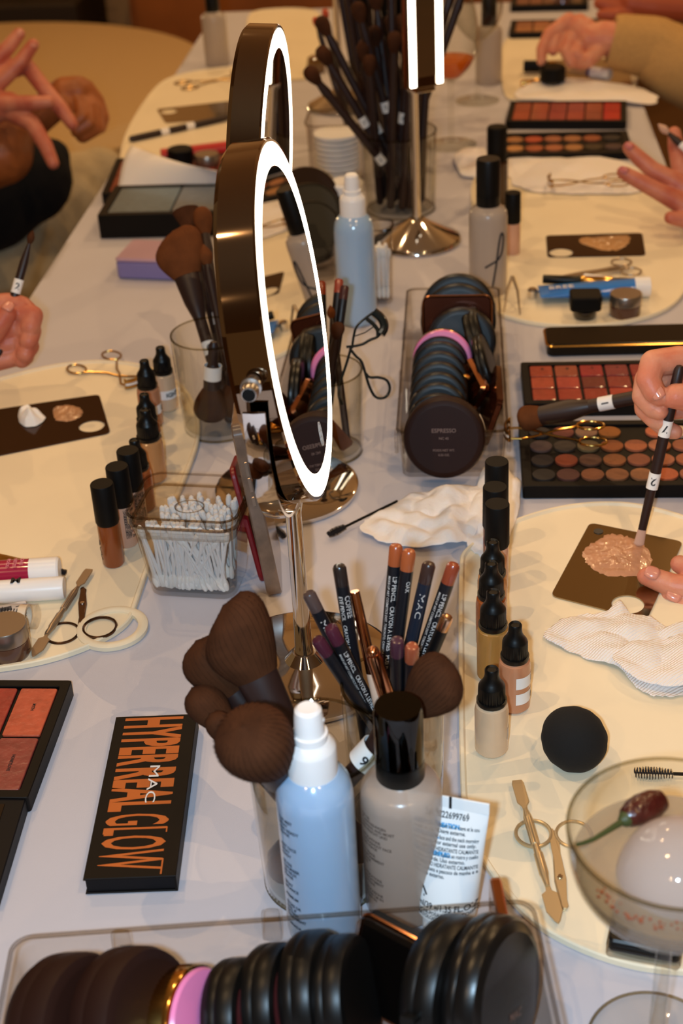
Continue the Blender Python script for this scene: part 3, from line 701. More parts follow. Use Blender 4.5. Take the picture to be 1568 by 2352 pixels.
ring_mirror(V3((-.114, .806, 0)), (-.1024, .809, .2641), .1108, .0064, .124, 'front ring light mirror with chrome pole and glowing oval ring')
ring_mirror(V3((-.153, 1.055, 0)), (-.1394, 1.0476, .2881), .0985, .0142, -.0587, 'second ring light mirror standing behind and above the front one', .0605)

def rect_mirror(base, A, Bp, h, label, zb=0., pole_top=.185, baser=.052):
    """mirror with two light strips; A, Bp lower corners in world"""
    t = thing('strip_light_mirror', label, 'mirror', V3((base.x, base.y, zb)), 'strip light mirrors')
    part('base_disc', MB().lathe([(0, 0), (baser, 0), (baser + .001, .002), (baser, .005), (baser * .96, .007), (baser * .25, .026), (.008, .030), (0, .030)], 72), M_chrome, t)
    part('pole', MB().lathe([(0, .028), (.0055, .028), (.0050, .05), (.0050, pole_top - .01), (.009, pole_top - .004), (.009, pole_top), (0, pole_top)], 24), M_chrome, t)
    if A is not None:
        A = V3(A); Bp = V3(Bp); u = (Bp - A); Wd = u.length; u.normalize(); nn = u.cross(V3((0, 0, 1)))
        Mx = Matrix((u, nn, V3((0, 0, 1)))).transposed().to_4x4(); Mx.translation = (A + Bp) / 2 - V3((base.x, base.y, zb))
        part('mirror_frame', MB().prism(rr(Wd, .014, .004), 0, h, .001, Mx), M_housing, t)
        part('mirror_glass', MB().box(Wd - .022, .001, h - .02, (0, .0073, .012), 0, Mx), M_mirror, t)
        for s in (-1, 1):
            part('light_strip', MB().box(.0075, .003, h - .004, (s * (Wd / 2 - .0065), .0072, .002), .0008, Mx), M_glow, t, 'glowing light strip')
        part('mirror_clasp', MB().box(Wd * .5, .012, .006, (0, 0, -.006), .001, Mx), M_chrome, t)
    return t
b3 = V3((-.057, 1.640, 0))
rect_mirror(b3, P(930, 205, .19), P(1014, 190, .19), .22, 'mirror with light strips on a chrome pole right of the second ring mirror')
rect_mirror(XY(783, 245, 0), P(740, -60, .26), P(800, -70, .26), .2, 'thin chrome pole mirror at the far middle reaching above the picture', pole_top=.25)

# ================================================================== cotton bud jar
def bin_box(name, W, Hh, h, rad, label, M, inset=.004, wall=.0022, m=None, cat='box', base_lip=True, tabs=(), group='clear acrylic organisers', lip=.0016):
    t = thing(name, label, cat, M, group); m = m or M_clear
    def ring(w_, h_, r_, z): return [(x, y, z) for x, y in rr(w_, h_, r_, 8)]
    o0, o1 = (W - 2 * inset, Hh - 2 * inset), (W, Hh)
    R = [ring(o0[0] - .003, o0[1] - .003, rad * .8, 0), ring(o0[0], o0[1], rad * .9, .002), ring(W - lip * 2, Hh - lip * 2, rad, h - .005), ring(W, Hh, rad, h - .003), ring(W, Hh, rad, h), ring(W - 2 * (wall + lip), Hh - 2 * (wall + lip), rad * .8, h),
         ring(W - 2 * (wall + lip), Hh - 2 * (wall + lip), rad * .8, h - .005), ring(o0[0] - 2 * wall, o0[1] - 2 * wall, rad * .7, .004)]
    part('walls', MB().rings(R), m, t)
    part('rim', MB().tube([(x, y, h) for x, y in rr(W - .0015, Hh - .0015, rad, 8)], .00125, 6, closed=True), thin('rim_plastic', (.86, .84, .82), (.45, .41, .37)), t)
    for (x, y, sx, sy) in tabs:
        part('snap_tab', MB().prism(rr(sx, sy, .0015), h * .35, h * .35 + .018, .001, Matrix.Translation((x, y, 0))), m, t)
    return t
jc = XY(459, 1332, 0); jang = -.10
jM = Matrix.Translation(jc) @ Matrix.Rotation(jang, 4, 'Z')
jar = bin_box('cotton_bud_jar', .083, .066, .066, .012, 'square clear lidded jar full of white cotton buds', jM, .0075, .0018, cat='jar', group=None)
jar['group'] = ''
del jar['group']
def ringz(w_, h_, r_, z): return [(x, y, z) for x, y in rr(w_, h_, r_, 8)]
part('lid', MB().rings([ringz(.0785, .0615, .011, .0555), ringz(.0845, .0675, .0125, .0665), ringz(.086, .069, .013, .0675), ringz(.086, .069, .013, .0745), ringz(.0835, .0665, .012, .0755), ringz(.0815, .0645, .011, .0750), ringz(.080, .063, .011, .0690)]), M_clear, jar)
part('lid_rim', MB().tube([(x, y, .0752) for x, y in rr(.0845, .0675, .0125, 8)], .0011, 6, closed=True), thin('rim_plastic'), jar)
part('lid_hollow', MB().tube([(.011 * math.cos(a), .009 * math.sin(a) - .004, .0692) for a in (2 * PI * i / 32 for i in range(32))], .0005, 6, closed=True), thin('rim_plastic'), jar)
random.seed(11)
bud_me = None
def bud_mesh():
    L = .058
    g = MB().lathe([(0, .001), (.00115, .001), (.00115, L - .001), (0, L - .001)], 8)
    return g
def bud_tips():
    L = .058; g = MB()
    for s in (0, 1):
        pr = [(0, 0), (.0017, .0015), (.0024, .005), (.0021, .009), (.0011, .0125), (0, .0125)]
        g.lathe([(r, z) for r, z in pr] if s == 0 else [(r, L - z) for r, z in pr][::-1], 10)
    return g
bs = bud_mesh().mesh('bud_stick'); bt = bud_tips().mesh('bud_tips')
for i in range(150):
    x = random.uniform(-.028, .028); y = random.uniform(-.020, .020); k = i % 3
    if i < 46: y = -.0225 + random.uniform(0, .002); x = -.028 + .056 * ((i * 7) % 46) / 45
    lean = random.gauss(0, .11) if i >= 46 else random.gauss(0, .26)
    dx = lean * .058; x2 = min(max(x + dx, -.034), .034); y2 = min(max(y * 1.18 + random.gauss(0, .004), -.027), .027) if i >= 46 else y - .004 + random.uniform(-.001, .001)
    if i < 46: y2 = -.0258 + random.uniform(0, .002)
    A = V3((x, y, .005 + random.uniform(0, .002))); Bv = V3((x2, y2, 1)); Bv.z = A.z + math.sqrt(max(.0005, .058 ** 2 - (x2 - x) ** 2 - (y2 - y) ** 2))
    t = thing('cotton_bud', 'white cotton bud standing among many others in the square jar', 'cotton bud', jM @ frame(A, Bv - A), 'cotton buds in the square jar')
    part('stick', bs, M_white, t); part('cotton_tips', bt, M_cotton, t)

# phone and red case leaning by the jar
def slab(name, label, cat, bpix, tpix, ztop, wdir, w_, th, m, zb=0., rad=.009):
    A = P(*bpix, zb); Bv = P(*tpix, ztop); Mx = frame(A, Bv - A, wdir); L = (Bv - A).length
    t = thing(name, label, cat, Mx); 
    # local z up the long side, local x = width direction, local y = thickness
    K = Matrix.Rotation(PI / 2, 4, 'X')
    out = rr(w_, L, rad, 8); out = [(x + w_ / 2, y + L / 2) for x, y in out]
    part('body', MB().prism(out, -th / 2, th / 2, .0012, Matrix(((1, 0, 0, 0), (0, 0, 1, 0), (0, 1, 0, 0), (0, 0, 0, 1)))), m, t)
    return t, L
ph, L = slab('phone', 'phone in a scuffed clear case leaning upright beside the front mirror', 'phone', (632, 1375), (546, 980), .138, (-.13, .99, 0), .068, .0112, mat('clear_phone_case', '#7d6656', .22, coat=.5, var=(70, .3)))
for z in (.55, .63, .72): part('side_button', MB().box(.002, .0022, .012 if z > .6 else .008, (-.0006, 0, L * z), .0005), mat('phone_edge', '#a08c7c', .25, .6), ph)
part('screen', MB().box(.060, .0004, L * .93, (.034, .0045, L * .035), 0), mat('phone_screen', '#17130f', .06), ph)
rc_, L = slab('red_notebook_case', 'thin dark red case leaning between the cotton bud jar and the phone', 'case', (604, 1342), (531, 1075), .088, (-.15, .99, 0), .060, .0045, mat('dark_red', '#7d1418', .35))

# ================================================================== round compacts
def disc(C, axis, r, th, m, label, name='powder_compact', ridge=True, face=None, group='round compacts standing on edge in the boxes', lid=None, lidm=None, txt=None, dome=.0):
    t = thing(name, label, 'compact', frame(C, axis), group); h = th / 2
    pr = [(0, -h), (r * .80, -h), (r * .93, -h + th * .05), (r * .99, -h + th * .2), (r, -h + th * .40), (r * .985, -h + th * .47), (0, -h + th * .47)]
    part('base', MB().lathe(pr, 64), m, t)
    pr = [(0, -h + th * .46), (r * .985, -h + th * .46), (r * 1.0, -h + th * .53), (r * .995, h - th * .22), (r * .95, h - th * .06), (r * .84, h), (r * .82, h + dome * .3), (r * .4, h + dome), (0, h + dome)]
    part('lid', MB().lathe(pr, 64), lidm or m, t)
    if face: part('face_pan', MB().lathe([(0, h + .0002), (r * .78, h + .0002), (r * .78, h + .0008), (0, h + .0008)], 48), face, t)
    if txt:
        g = MB()
        for s, sz, yy in txt: vs, fs = text(s, sz, sz * .02, align='CENTER'); g.add([(x, y + yy, z + h + dome + .0003) for x, y, z in vs], fs)
        part('lettering', g, mat('faint_print', '#6a5248', .5), t)
    return t
# ---- foreground box
ZB = .052
tl = P(28, 2152, ZB); tr = P(1224, 2066, ZB); ux = (tr - tl).normalized(); uy = V3((-ux.y, ux.x, 0)); W1 = (tr - tl).length; D1 = .098
c1 = (tl + tr) / 2 - uy * (D1 / 2); B1 = Matrix((ux, uy, V3((0, 0, 1)))).transposed().to_4x4(); B1.translation = V3((c1.x, c1.y, 0))
bin_box('acrylic_organiser', W1, D1, ZB, .010, 'long clear acrylic box of round compacts along the bottom edge', B1, .006, .002, cat='organiser')
def inb(px, py, z, r): # centre of a disc whose highest point shows at this pixel
    p = P(px, py, z); return p
def loc1(px, ytop, r, lift=.0):          # disc centre in box 1 for a disc whose top is at px,ytop
    p = P(px, ytop, 2 * r * .97 + .005 + lift); return V3((p.x, p.y, r * .97 + .005 + lift))
AX = (ux * .86 - uy * .36 + V3((0, 0, .36)))
AX2 = (ux * .93 - uy * .25 + V3((0, 0, .26)))
def top1(px, py, r, th, axis):
    a = V3(axis).normalized(); zt = r * math.sqrt(1 - a.z ** 2) + th / 2 * abs(a.z); C = V3((0, 0, zt + .005)); p = P(px, py, zt * 2 + .005)
    v = (V3((0, 0, 1)) - a * a.z).normalized() * r + a * th / 2
    C = V3((p.x - v.x, p.y - v.y, zt + .005)); F_ = frame((0, 0, 0), a)
    ring_ = [F_ @ V3((r * math.cos(t), r * math.sin(t), s * th * .45)) for t in (2 * PI * i / 48 for i in range(48)) for s in (-1, 1)]
    for _ in range(6):                       # slide the disc on the box floor until its outline tops out at the pixel
        q = min((PIX(C + w_) for w_ in ring_), key=lambda e: e[1])
        qa, qb = P(q[0], q[1], C.z), P(px, py, C.z); C = V3((C.x + qb.x - qa.x, C.y + qb.y - qa.y, C.z))
    return C
disc(top1(214, 2184, .0375, .028, AX), AX, .0375, .028, M_brown, 'dark brown compact at the far left end of the foreground box')
d = disc(top1(352, 2170, .0375, .028, AX), AX, .0375, .028, M_brown, 'dark brown compact with a white sticker second from the left in the foreground box')
vs, fs = [], []
for i in range(9):
    a = 1.35 + i * .05; vs += [(.0378 * math.cos(a), .0378 * math.sin(a), -.012), (.0378 * math.cos(a), .0378 * math.sin(a), -.0015)]
for i in range(8): fs.append((2 * i, 2 * i + 2, 2 * i + 3, 2 * i + 1))
part('sticker', MB().add(vs, fs), M_label, d, 'white paper sticker')
part('lettering', MB().add(*wrap(text('RE', .007, .0002), .0381, 1.42, -.010)), M_ink, d)
gpink = disc(top1(462, 2216, .0285, .022, AX), AX, .0285, .020, M_gold, 'pink-topped compact with a ribbed gold edge in the foreground box', lidm=M_gold, group='pink compacts with gold ribbed edges')
MPK = mat('pink_enamel', '#e884b8', .25, coat=.6)
part('pink_top', MB().lathe([(0, .0098), (.0262, .0098), (.0275, .0108), (.0262, .0128), (0, .0134)], 64), MPK, gpink)
part('ribbed_edge', MB().lathe([(.0284, -.004), (.0292, -.003), (.0292, .0085), (.0284, .0095)], 120, None, (1, 2, 0, .0007)), M_gold, gpink)
for k, (px, py, r, nm) in enumerate(((580, 2196, .0285, 'first'), (664, 2162, .0300, 'second'), (754, 2132, .0320, 'third'), (822, 2142, .0315, 'fourth'))):
    d = disc(top1(px, py, r, .019, AX2), AX2, r, .019, M_black, nm + ' black round jar after the pink one in the foreground box')
    if k < 2: part('coloured_insert', MB().lathe([(0, .0092), (r * .80, .0092), (r * .83, .0104), (r * .7, .0110), (0, .0110)], 48), mat('maroon_insert', '#43171a', .5), d, 'dark maroon face')
AX3 = (ux * .80 - uy * .50 + V3((0, 0, .22))).normalized()
# square rose gold compact on edge
n_ = (-ux * .60 - uy * .72 + V3((0, 0, .34))).normalized(); w_ = (ux * .77 - uy * .64).normalized(); w_ = (w_ - n_ * w_.dot(n_)).normalized(); u_ = n_.cross(w_)
qM = Matrix((w_, u_, n_)).transposed().to_4x4(); qM.translation = P(842, 2082, .058) + w_ * .021 - u_ * .027
sq = thing('square_compact', 'square rose gold trimmed compact standing on edge in the foreground box', 'compact', qM)
part('shell', MB().prism(rr(.040, .052, .005), -.005, .003, .0015), M_black, sq)
part('metal_trim', MB().prism(rr(.042, .054, .006), .0025, .0045, .0008), M_rose, sq)
part('dark_inlay', MB().prism(rr(.037, .049, .004), .0042, .0052, .0003), M_black, sq)
part('clear_lid', MB().prism(rr(.0405, .0525, .006), .0056, .011, .002), thin('tinted_lid', (.95, .88, .84), (.6, .45, .38)), sq)
d = disc(top1(1018, 2092, .0375, .021, AX3), AX3, .0375, .021, M_black, 'large black hinged compact right of the square one in the foreground box')
part('hinge_clasp', MB().box(.012, .004, .008, (-.0385, 0, -.004), .001), M_black, d)
disc(top1(1108, 2090, .0385, .021, AX3), AX3, .0385, .021, mat('black_satin', '#0c0b0b', .30, spec=.4, bump=(300, .00005)), 'largest shiny black compact at the right end of the foreground box', dome=.003, txt=[('MAC', .006, -.01)])
rg = thing('rose_gold_case', 'slim rose gold case edge behind the largest black compact', 'case', frame(P(1150, 2150, .045), ux, (0, 0, 1)))
part('body', MB().prism(rr(.040, .050, .006), -.003, .003, .001), M_rose, rg)
for px, py in ((278, 2160), (622, 2112)):
    p = P(px, py, .02)
    solo('clear_clip', MB().rings([ringz(.011, .007, .002, 0), ringz(.010, .006, .002, .018), ringz(.006, .003, .001, .020)]), M_clear, 'small clear plastic clip ' + ('left' if px < 400 else 'right') + ' of the two along the inner back wall', 'clip', Matrix.Translation((p.x, p.y, .007)))

# ---- middle box
zb2 = .046
q = [P(930, 662, zb2), P(1150, 662, zb2), P(1163, 994, zb2), P(914, 994, zb2)]
cy = (q[0].y + q[2].y) / 2; cxx = sum(p.x for p in q) / 4; W2 = ((q[1] - q[0]).length + (q[2] - q[3]).length) / 2; L2 = (q[0].y + q[1].y - q[2].y - q[3].y) / 2
uy2 = ((q[0] + q[1]) / 2 - (q[2] + q[3]) / 2); uy2.z = 0; uy2.normalize(); ux2 = V3((uy2.y, -uy2.x, 0))
B2 = Matrix((ux2, uy2, V3((0, 0, 1)))).transposed().to_4x4(); B2.translation = V3((cxx, cy, 0))
tabs = [(s * (W2 / 2 + .001), y, .003, .016) for s in (-1, 1) for y in (-L2 * .42, -L2 * .05, L2 * .25)]
bin_box('acrylic_organiser', W2, L2, zb2, .008, 'clear acrylic box packed with black compacts in the middle of the table', B2, .004, .002, cat='organiser', tabs=tabs)
AY = -uy2 * .95 + V3((0, 0, .30)) - ux2 * .02
d = disc(P(1020, 1003, .040), AY, .0345, .026, M_brown, 'large dark brown compact facing the camera at the front of the middle box', txt=[('ESPRESSO', .0048, .006), ('NC 45', .003, .0), ('POIDS NET WT.', .0026, -.010), ('0.35 OZ.', .0026, -.014)])
vs, fs = [], []
for i in range(9):
    a = .15 + i * .05; vs += [(.0348 * math.cos(a), .0348 * math.sin(a), -.009), (.0348 * math.cos(a), .0348 * math.sin(a), .001)]
for i in range(8): fs.append((2 * i, 2 * i + 2, 2 * i + 3, 2 * i + 1))
part('sticker', MB().add(vs, fs), M_label, d, 'white paper sticker')
def top2(px, py, r, th):
    a = AY.normalized(); v = (V3((0, 0, 1)) - a * a.z).normalized() * r; zt = v.z + th / 2 * a.z + .006; p = P(px, py, zt + v.z); return V3((p.x - v.x, p.y - v.y, zt))
ys = [903, 878, 854, 830, 806, 783, 770]
nms = ['nearest the brown one', 'second', 'third', 'fourth', 'fifth', 'sixth', 'furthest, touching the pink rim']
for k, y in enumerate(ys):
    disc(top2(1004 + k * 1.2, y, .0262, .0155), AY, .0262, .0150, M_black, 'small black jar in the stacked row of the middle box, ' + nms[k])
g2 = disc(top2(1016, 755, .0275, .018), AY, .0275, .016, M_gold, 'pink compact with ribbed gold edge in the middle box', group='pink compacts with gold ribbed edges')
part('pink_top', MB().lathe([(0, .0078), (.0262, .0078), (.0277, .0090), (.0262, .0108), (0, .0112)], 64), MPK, g2)
part('ribbed_edge', MB().lathe([(.0275, -.004), (.0283, -.003), (.0283, .0065), (.0275, .0075)], 120, None, (1, 2, 0, .0006)), M_gold, g2)
disc(top2(1052, 628, .037, .02), AY, .037, .018, M_black, 'largest black compact at the far end of the middle box')
disc(top2(1052, 650, .037, .02), AY, .037, .018, M_black, 'black compact just in front of the furthest one in the middle box')
disc(top2(1060, 705, .033, .02), AY, .033, .018, M_black, 'black compact between the copper square plate and the pink one')
cp = thing('square_compact', 'square copper coloured compact with bright top edge at the far end of the middle box', 'compact', frame(top2(1050, 676, .034, .01), AY, ux2))
part('shell', MB().prism(rr(.066, .066, .006), -.004, .004, .0015), mat('smoked_copper', '#4a2416', .12, .7), cp)
part('metal_trim', MB().tube([(x, y, .004) for x, y in rr(.066, .066, .007)], .0012, 6, closed=True), M_rose, cp)
AZ = (ux2 * .93 - uy2 * .1 + V3((0, 0, .35)))
disc(P(1100, 790, .036), ux2 * .95 + V3((0, 0, .3)), .036, .016, M_black, 'black compact leaning on the right wall in the middle box')
disc(P(1118, 850, .034), ux2 * .95 + V3((0, 0, .3)), .034, .012, mat('black_satin', '#100f0f', .16), 'second black compact leaning on the right wall of the middle box')
cq = thing('rose_gold_case', 'rose gold cosmetic case wedged at the right side of the middle box', 'case', frame(P(1086, 880, .034), -ux2 * .80 + V3((0, 0, .45)) - uy2 * .3, uy2))
part('body', MB().prism(rr(.052, .026, .005), -.005, .005, .003), M_rose, cq); part('clasp', MB().ball((.008, 0, .006), .003, 12), M_gold, cq)
sl = thing('thin_compact', 'thin bronze slab standing along the right wall of the middle box', 'compact', frame(P(1128, 930, .028), -ux2 * .95 + V3((0, 0, .3)), uy2))
part('body', MB().prism(rr(.075, .048, .006), -.003, .003, .001), mat('smoked_copper', '#4a2416'), sl)

# ================================================================== palettes
def flat_frame(p1, p2, z=0.): 
    """origin at p1, x towards p2 along the table"""
    a = P(*p1, z); b = P(*p2, z); x = (b - a); L = x.length; x.normalize(); y = V3((0, 0, 1)).cross(x)
    m = Matrix((x, y, V3((0, 0, 1)))).transposed().to_4x4(); m.translation = a; return m, L
# hyper palette
Mh, Wp = flat_frame((197, 2055), (409, 2047)); Lp = (P(253, 1681) - P(197, 2055)).length
hy = thing('makeup_palette', 'closed black palette with tall copper lettering in the foreground', 'palette', Mh)
tk = .0125
part('tray', MB().prism([(0.001, .001), (Wp - .001, .001), (Wp - .001, Lp), (.001, Lp)], .0012, tk - .0015, .0004), mat('palette_black', '#0c0c10', .5, spec=.2), hy)
part('cover', MB().prism([(0, 0), (Wp, 0), (Wp, Lp), (0, Lp)], tk - .0016, tk, .0003).prism([(0, 0), (Wp, 0), (Wp, Lp), (0, Lp)], 0, .0012, .0003).box(.0014, Lp, tk - .0006, (Wp - .0007, Lp / 2, .0003), .0003), mat('palette_black2', '#110d0b', .5, spec=.16), hy, 'hinged black cover')
cop = mat('copper_foil', '#b0602a', .38, .35)
def vtext(body, x0, y0, height, length, bold, parent, name, m, z, serif=False):
    """lettering running down the palette; letter tops to +x"""
    vs, fs = text(body, 1, bold); xs = [v[0] for v in vs]; ysz = [v[1] for v in vs]; ax_, bx = min(xs), max(xs); ay, by = min(ysz), max(ysz)
    out = [(x0 + (y - ay) / (by - ay) * height, y0 - (x - ax_) / (bx - ax_) * length, z) for x, y, zz in vs]
    o = part(name, MB().add(out, fs), m, parent); return o
vtext('HYPER', .0068, Lp * .985, Wp - .0155, Lp * .325, .035, hy, 'copper_lettering', cop, tk + .00012)
vtext('REAL', .0068, Lp * .645, Wp - .0155, Lp * .268, .035, hy, 'copper_lettering', cop, tk + .00012)
# GLOW with slab-like serifs
gw = vtext('GLOW', .0068, Lp * .360, Wp - .0155, Lp * .320, .008, hy, 'copper_lettering', cop, tk + .00012)
gs = MB()
for (x, y, dx, dy) in ((.0070, .262, .0008, .035), (Wp - .0092, .262, .0008, .03), (Wp - .0090, .055, .0009, .085)):
    gs.box(dx, Lp * dy, .0001, (x, Lp * y, tk + .0001))
part('letter_serifs', gs, cop, hy)
vtext('MAC', Wp * .53, Lp * .655, .0064, .034, .0, hy, 'logo', mat('white_foil', '#e8e4e0', .4), tk + .0004)

def pan_palette(name, label, p1, p2, depth, nx, ny, cols, z=0., thick=.010, round_=False, group=None, lidm=None, frame_=.006, names=None, tilt=0., lid=None, gap=.0022, h=None):
    Mx, L = flat_frame(p1, p2, z); t = thing(name, label, 'palette', Mx @ Matrix.Rotation(tilt, 4, 'X'), group)
    blk = mat('palette_case', '#0d0a09', .5, spec=.2)
    # tray with recess
    R = [[(x + L / 2, y + depth / 2, zz) for x, y in rr(L - 2 * d, depth - 2 * d, .002, 3)] for d, zz in ((0, 0), (0, thick - .0005), (.0005, thick), (frame_ - .0005, thick), (frame_, thick - .0005), (frame_, thick - .0025))]
    part('case', MB().rings(R), blk, t)
    cw = (L - 2 * frame_) / nx; ch = (depth - 2 * frame_) / ny; k = 0
    for j in range(ny):
        for i in range(nx):
            c = cols[k % len(cols)]; k += 1
            if c is None: continue
            cx_, cy_ = frame_ + cw * (i + .5), depth - frame_ - ch * (j + .5)
            if round_:
                r = min(cw, ch) / 2 - gap / 2
                o = part('colour_pan', MB().lathe([(0, thick - .0026), (r, thick - .0026), (r, thick - .0006), (r * .97, thick - .0004), (0, thick - .0004)], 28, Matrix.Translation((cx_, cy_, 0))), mat('pan_' + c[1:], c, .7, var=(400, .12)), t)
            else:
                pl = [(x + cx_, y + cy_) for x, y in rr(cw - gap, ch - gap, .0015, 3)]
                mm = mat('pan_' + c[1:], c, .3, coat=.3, bump=(220, .0005), var=(120, .18))
                o = part('colour_pan', MB().prism(pl, thick - .0026, thick - .0006, .0004), mm, t)
            if names and k - 1 < len(names) and names[k - 1]:
                s = names[k - 1]; vs, fs = text(s, .0034, .0001, .9)
                part('lettering', MB().add([(cx_ + y, cy_ + .006 - x, zz + thick - .0004) for x, y, zz in vs], fs), M_ink, o)
    return t, Mx, L
# near left lip palette
A0 = P(165, 1562, .012); cornerB = P(64, 1832, .012)
ydir = (A0 - cornerB); dl = ydir.length
xx = (P(165, 1562, .012) - P(0, 1555, .012)).normalized()
yy = V3((-xx.y, xx.x, 0))
lw_ = .155
lipM = Matrix((xx, yy, V3((0, 0, 1)))).transposed().to_4x4(); lipM.translation = V3((cornerB.x, cornerB.y, 0)) - xx * lw_
dep = ydir.dot(yy); shear = ydir.dot(xx)
lip = thing('lip_palette', 'open lip colour palette with red and coral pans at the left edge', 'palette', None)
yv = ydir.normalized(); x2 = V3((yv.y, -yv.x, 0)); lipM = Matrix((x2, yv, V3((0, 0, 1)))).transposed().to_4x4(); lipM.translation = V3((cornerB.x, cornerB.y, 0)) - x2 * lw_
lip.matrix_world = lipM
blk = mat('palette_case', '#0d0a09', .5, spec=.2)
tkk = .012
R = [[(x + lw_ / 2, y + dl / 2, zz) for x, y in rr(lw_ - 2 * d_, dl - 2 * d_, .002, 3)] for d_, zz in ((0, 0), (0, tkk - .0005), (.0005, tkk), (.0065, tkk), (.007, tkk - .0005), (.007, tkk - .0028))]
part('case', MB().rings(R), blk, lip)
lc = ['#8e3330', '#9a3a34', '#9b4034', '#a33c30', '#c05a40', '#6a2424', '#72302c', '#8a3c34', '#7c302e', '#8c4038']
nmz = ['', '', '', 'FUEL', 'MYTH', '', '', '', 'HUE', 'HONEYLOVE']
cwid = (lw_ - .014) / 5; chh = (dl - .014) / 2
for j in range(2):
    for i in range(5):
        c = lc[j * 5 + i]; cx_, cy_ = .007 + cwid * (i + .5), dl - .007 - chh * (j + .5)
        part('colour_pan', MB().prism([(x + cx_, y + cy_) for x, y in rr(cwid - .0025, chh - .0025, .0015, 3)], tkk - .0028, tkk - .0009, .0004), mat('pan_' + c[1:], c, .3, coat=.3, bump=(160, .0005), var=(150, .22)), lip)
        s = nmz[j * 5 + i]
        if s:
            vs, fs = text(s, .0030, .0001, .9); part('lettering', MB().add([(cx_ + y, cy_ + .008 - x, tkk - .0007) for x, y, zz in vs], fs), M_ink, lip)
# second dark palette below it
c2_ = P(62, 1822, .011); bt_ = P(-10, 2060, .011); yv = (c2_ - bt_).normalized(); x2 = V3((yv.y, -yv.x, 0)); m2 = Matrix((x2, yv, V3((0, 0, 1)))).transposed().to_4x4(); m2.translation = V3((bt_.x, bt_.y, 0)) - x2 * .14
dp_ = thing('closed_palette', 'dark closed palette at the left edge below the lip palette', 'palette', m2)
ln = (c2_ - bt_).length
part('case', MB().prism([(0, 0), (.14, 0), (.14, ln - .001), (0, ln - .001)], 0, .0105, .0006), mat('palette_black', '#101014'), dp_)
part('window', MB().prism([(.008, .008), (.128, .008), (.128, ln - .009), (.008, ln - .009)], .0105, .0110, .0002), mat('glossy_window', '#120d0b', .08, coat=1), dp_)

# right palettes
eye = ['#2c2320', '#7a3d30', '#8f6a50', '#94571f', None, '#c06a48', '#d8c8c0', '#b07858', '#a86a4c',
       '#54403c', '#40342a', '#6e5a3a', '#8f4f28', '#a8603e', '#b07050', '#a06044', '#8a5038', '#9a6a50',
       '#2a2220', '#7e3a22', '#5a3a2a', '#86502c', '#8a5038', '#a8684c', '#a05c3c', '#90583c', '#a86850',
       '#241e1c', '#50302a', '#7a4a30', '#8a5838', '#95623f', '#b8603c', '#a06044', '#a86a4c', '#9a6a50']
pan_palette('eyeshadow_palette', 'large round-pan eyeshadow palette under the gold eyelash curler', (1200, 1145), (1760, 1142), .116, 9, 4, eye, round_=True, thick=.012, frame_=.008, gap=.0012)
lip2 = ['#a04030', '#984a38', '#962830', '#803036', '#902c30', '#a04038', '#b04c38', '#a84038', '#6c2a28', '#88302c', '#a04030', '#903028']
pan_palette('lip_palette', 'square-pan lip palette behind the large eyeshadow palette', (1204, 958), (1600, 952), .088, 6, 3, lip2 + ['#a04030', '#98352c', '#903028', '#a83a30', '#a04030', '#8c302c'], thick=.014, frame_=.007, gap=.0026, names=['IIIII', 'IIIII', 'III', 'III'])
Mx, L = flat_frame((1252, 822), (1680, 812)); gp = thing('closed_case', 'long glossy black case with a gold edge behind the lip palette', 'case', Mx)
dd_ = (P(1244, 752, .012) - P(1252, 822, 0)).y
part('gold_frame', MB().prism([(x + L / 2, y + dd_ / 2) for x, y in rr(L, dd_, .008)], .0105, .0125, .0008), M_gold, gp, 'gold edge')
part('black_lid', MB().prism([(x + L / 2, y + dd_ / 2) for x, y in rr(L - .0035, dd_ - .0035, .007)], .0, .0135, .0012), mat('glossy_black_lid', '#080606', .2, spec=.3), gp)
# far right palettes
fr1 = ['#9a3828', '#a85038', '#98403c', '#94403c', '#9a4a30', '#b01c20', '#a83c28', '#a04a3a', '#9a3c38', '#a04030', '#8c4028', '#c01c1c']
pan_palette('lip_palette', 'square-pan lip palette with bright reds at its right end, far right side', (1160, 297), (1438, 297), .105, 6, 2, fr1, thick=.012, frame_=.008)
fr2 = ['#b07848', '#b8502c', '#a06040', '#a06840', '#94502c', '#2a201a', '#c08850', '#a85a34', '#a86440', '#a87444', '#403018', '#4a3430']
pan_palette('eyeshadow_palette', 'round-pan palette in front of the bright red lip palette, far right side', (1142, 372), (1452, 366), .100, 6, 2, fr2, round_=True, thick=.010, frame_=.010)
pan_palette('lip_palette', 'far lip palette with two dark rows at the top right', (1168, 92), (1400, 88), .10, 5, 2, ['#8a4a30', '#a05838', '#6a3020', '#5a2a20', '#40201a', '#a06038', '#a86a40', '#98502c', '#503020', '#402018'], thick=.012, frame_=.010)
pan_palette('lip_palette', 'furthest open palette with brownish red pans at the top right', (1172, 28), (1350, 24), .12, 5, 2, ['#6a2a24', '#6e2c24', '#5a2420', '#502020', '#402018'], thick=.012, frame_=.010)
# far left palettes
pan_palette('eyeshadow_palette', 'palette with a pale teal window at the left behind the brushes', (230, 548), (560, 540), .112, 2, 1, ['#5a707c', '#646c74'], thick=.030, frame_=.010)
pan_palette('lip_palette', 'red palette partly covered by a white sheet at the left', (236, 468), (560, 452), .150, 5, 2, ['#7a2a20', '#8a3424', '#6a2420', '#80302a', '#702820'], thick=.014, frame_=.008)

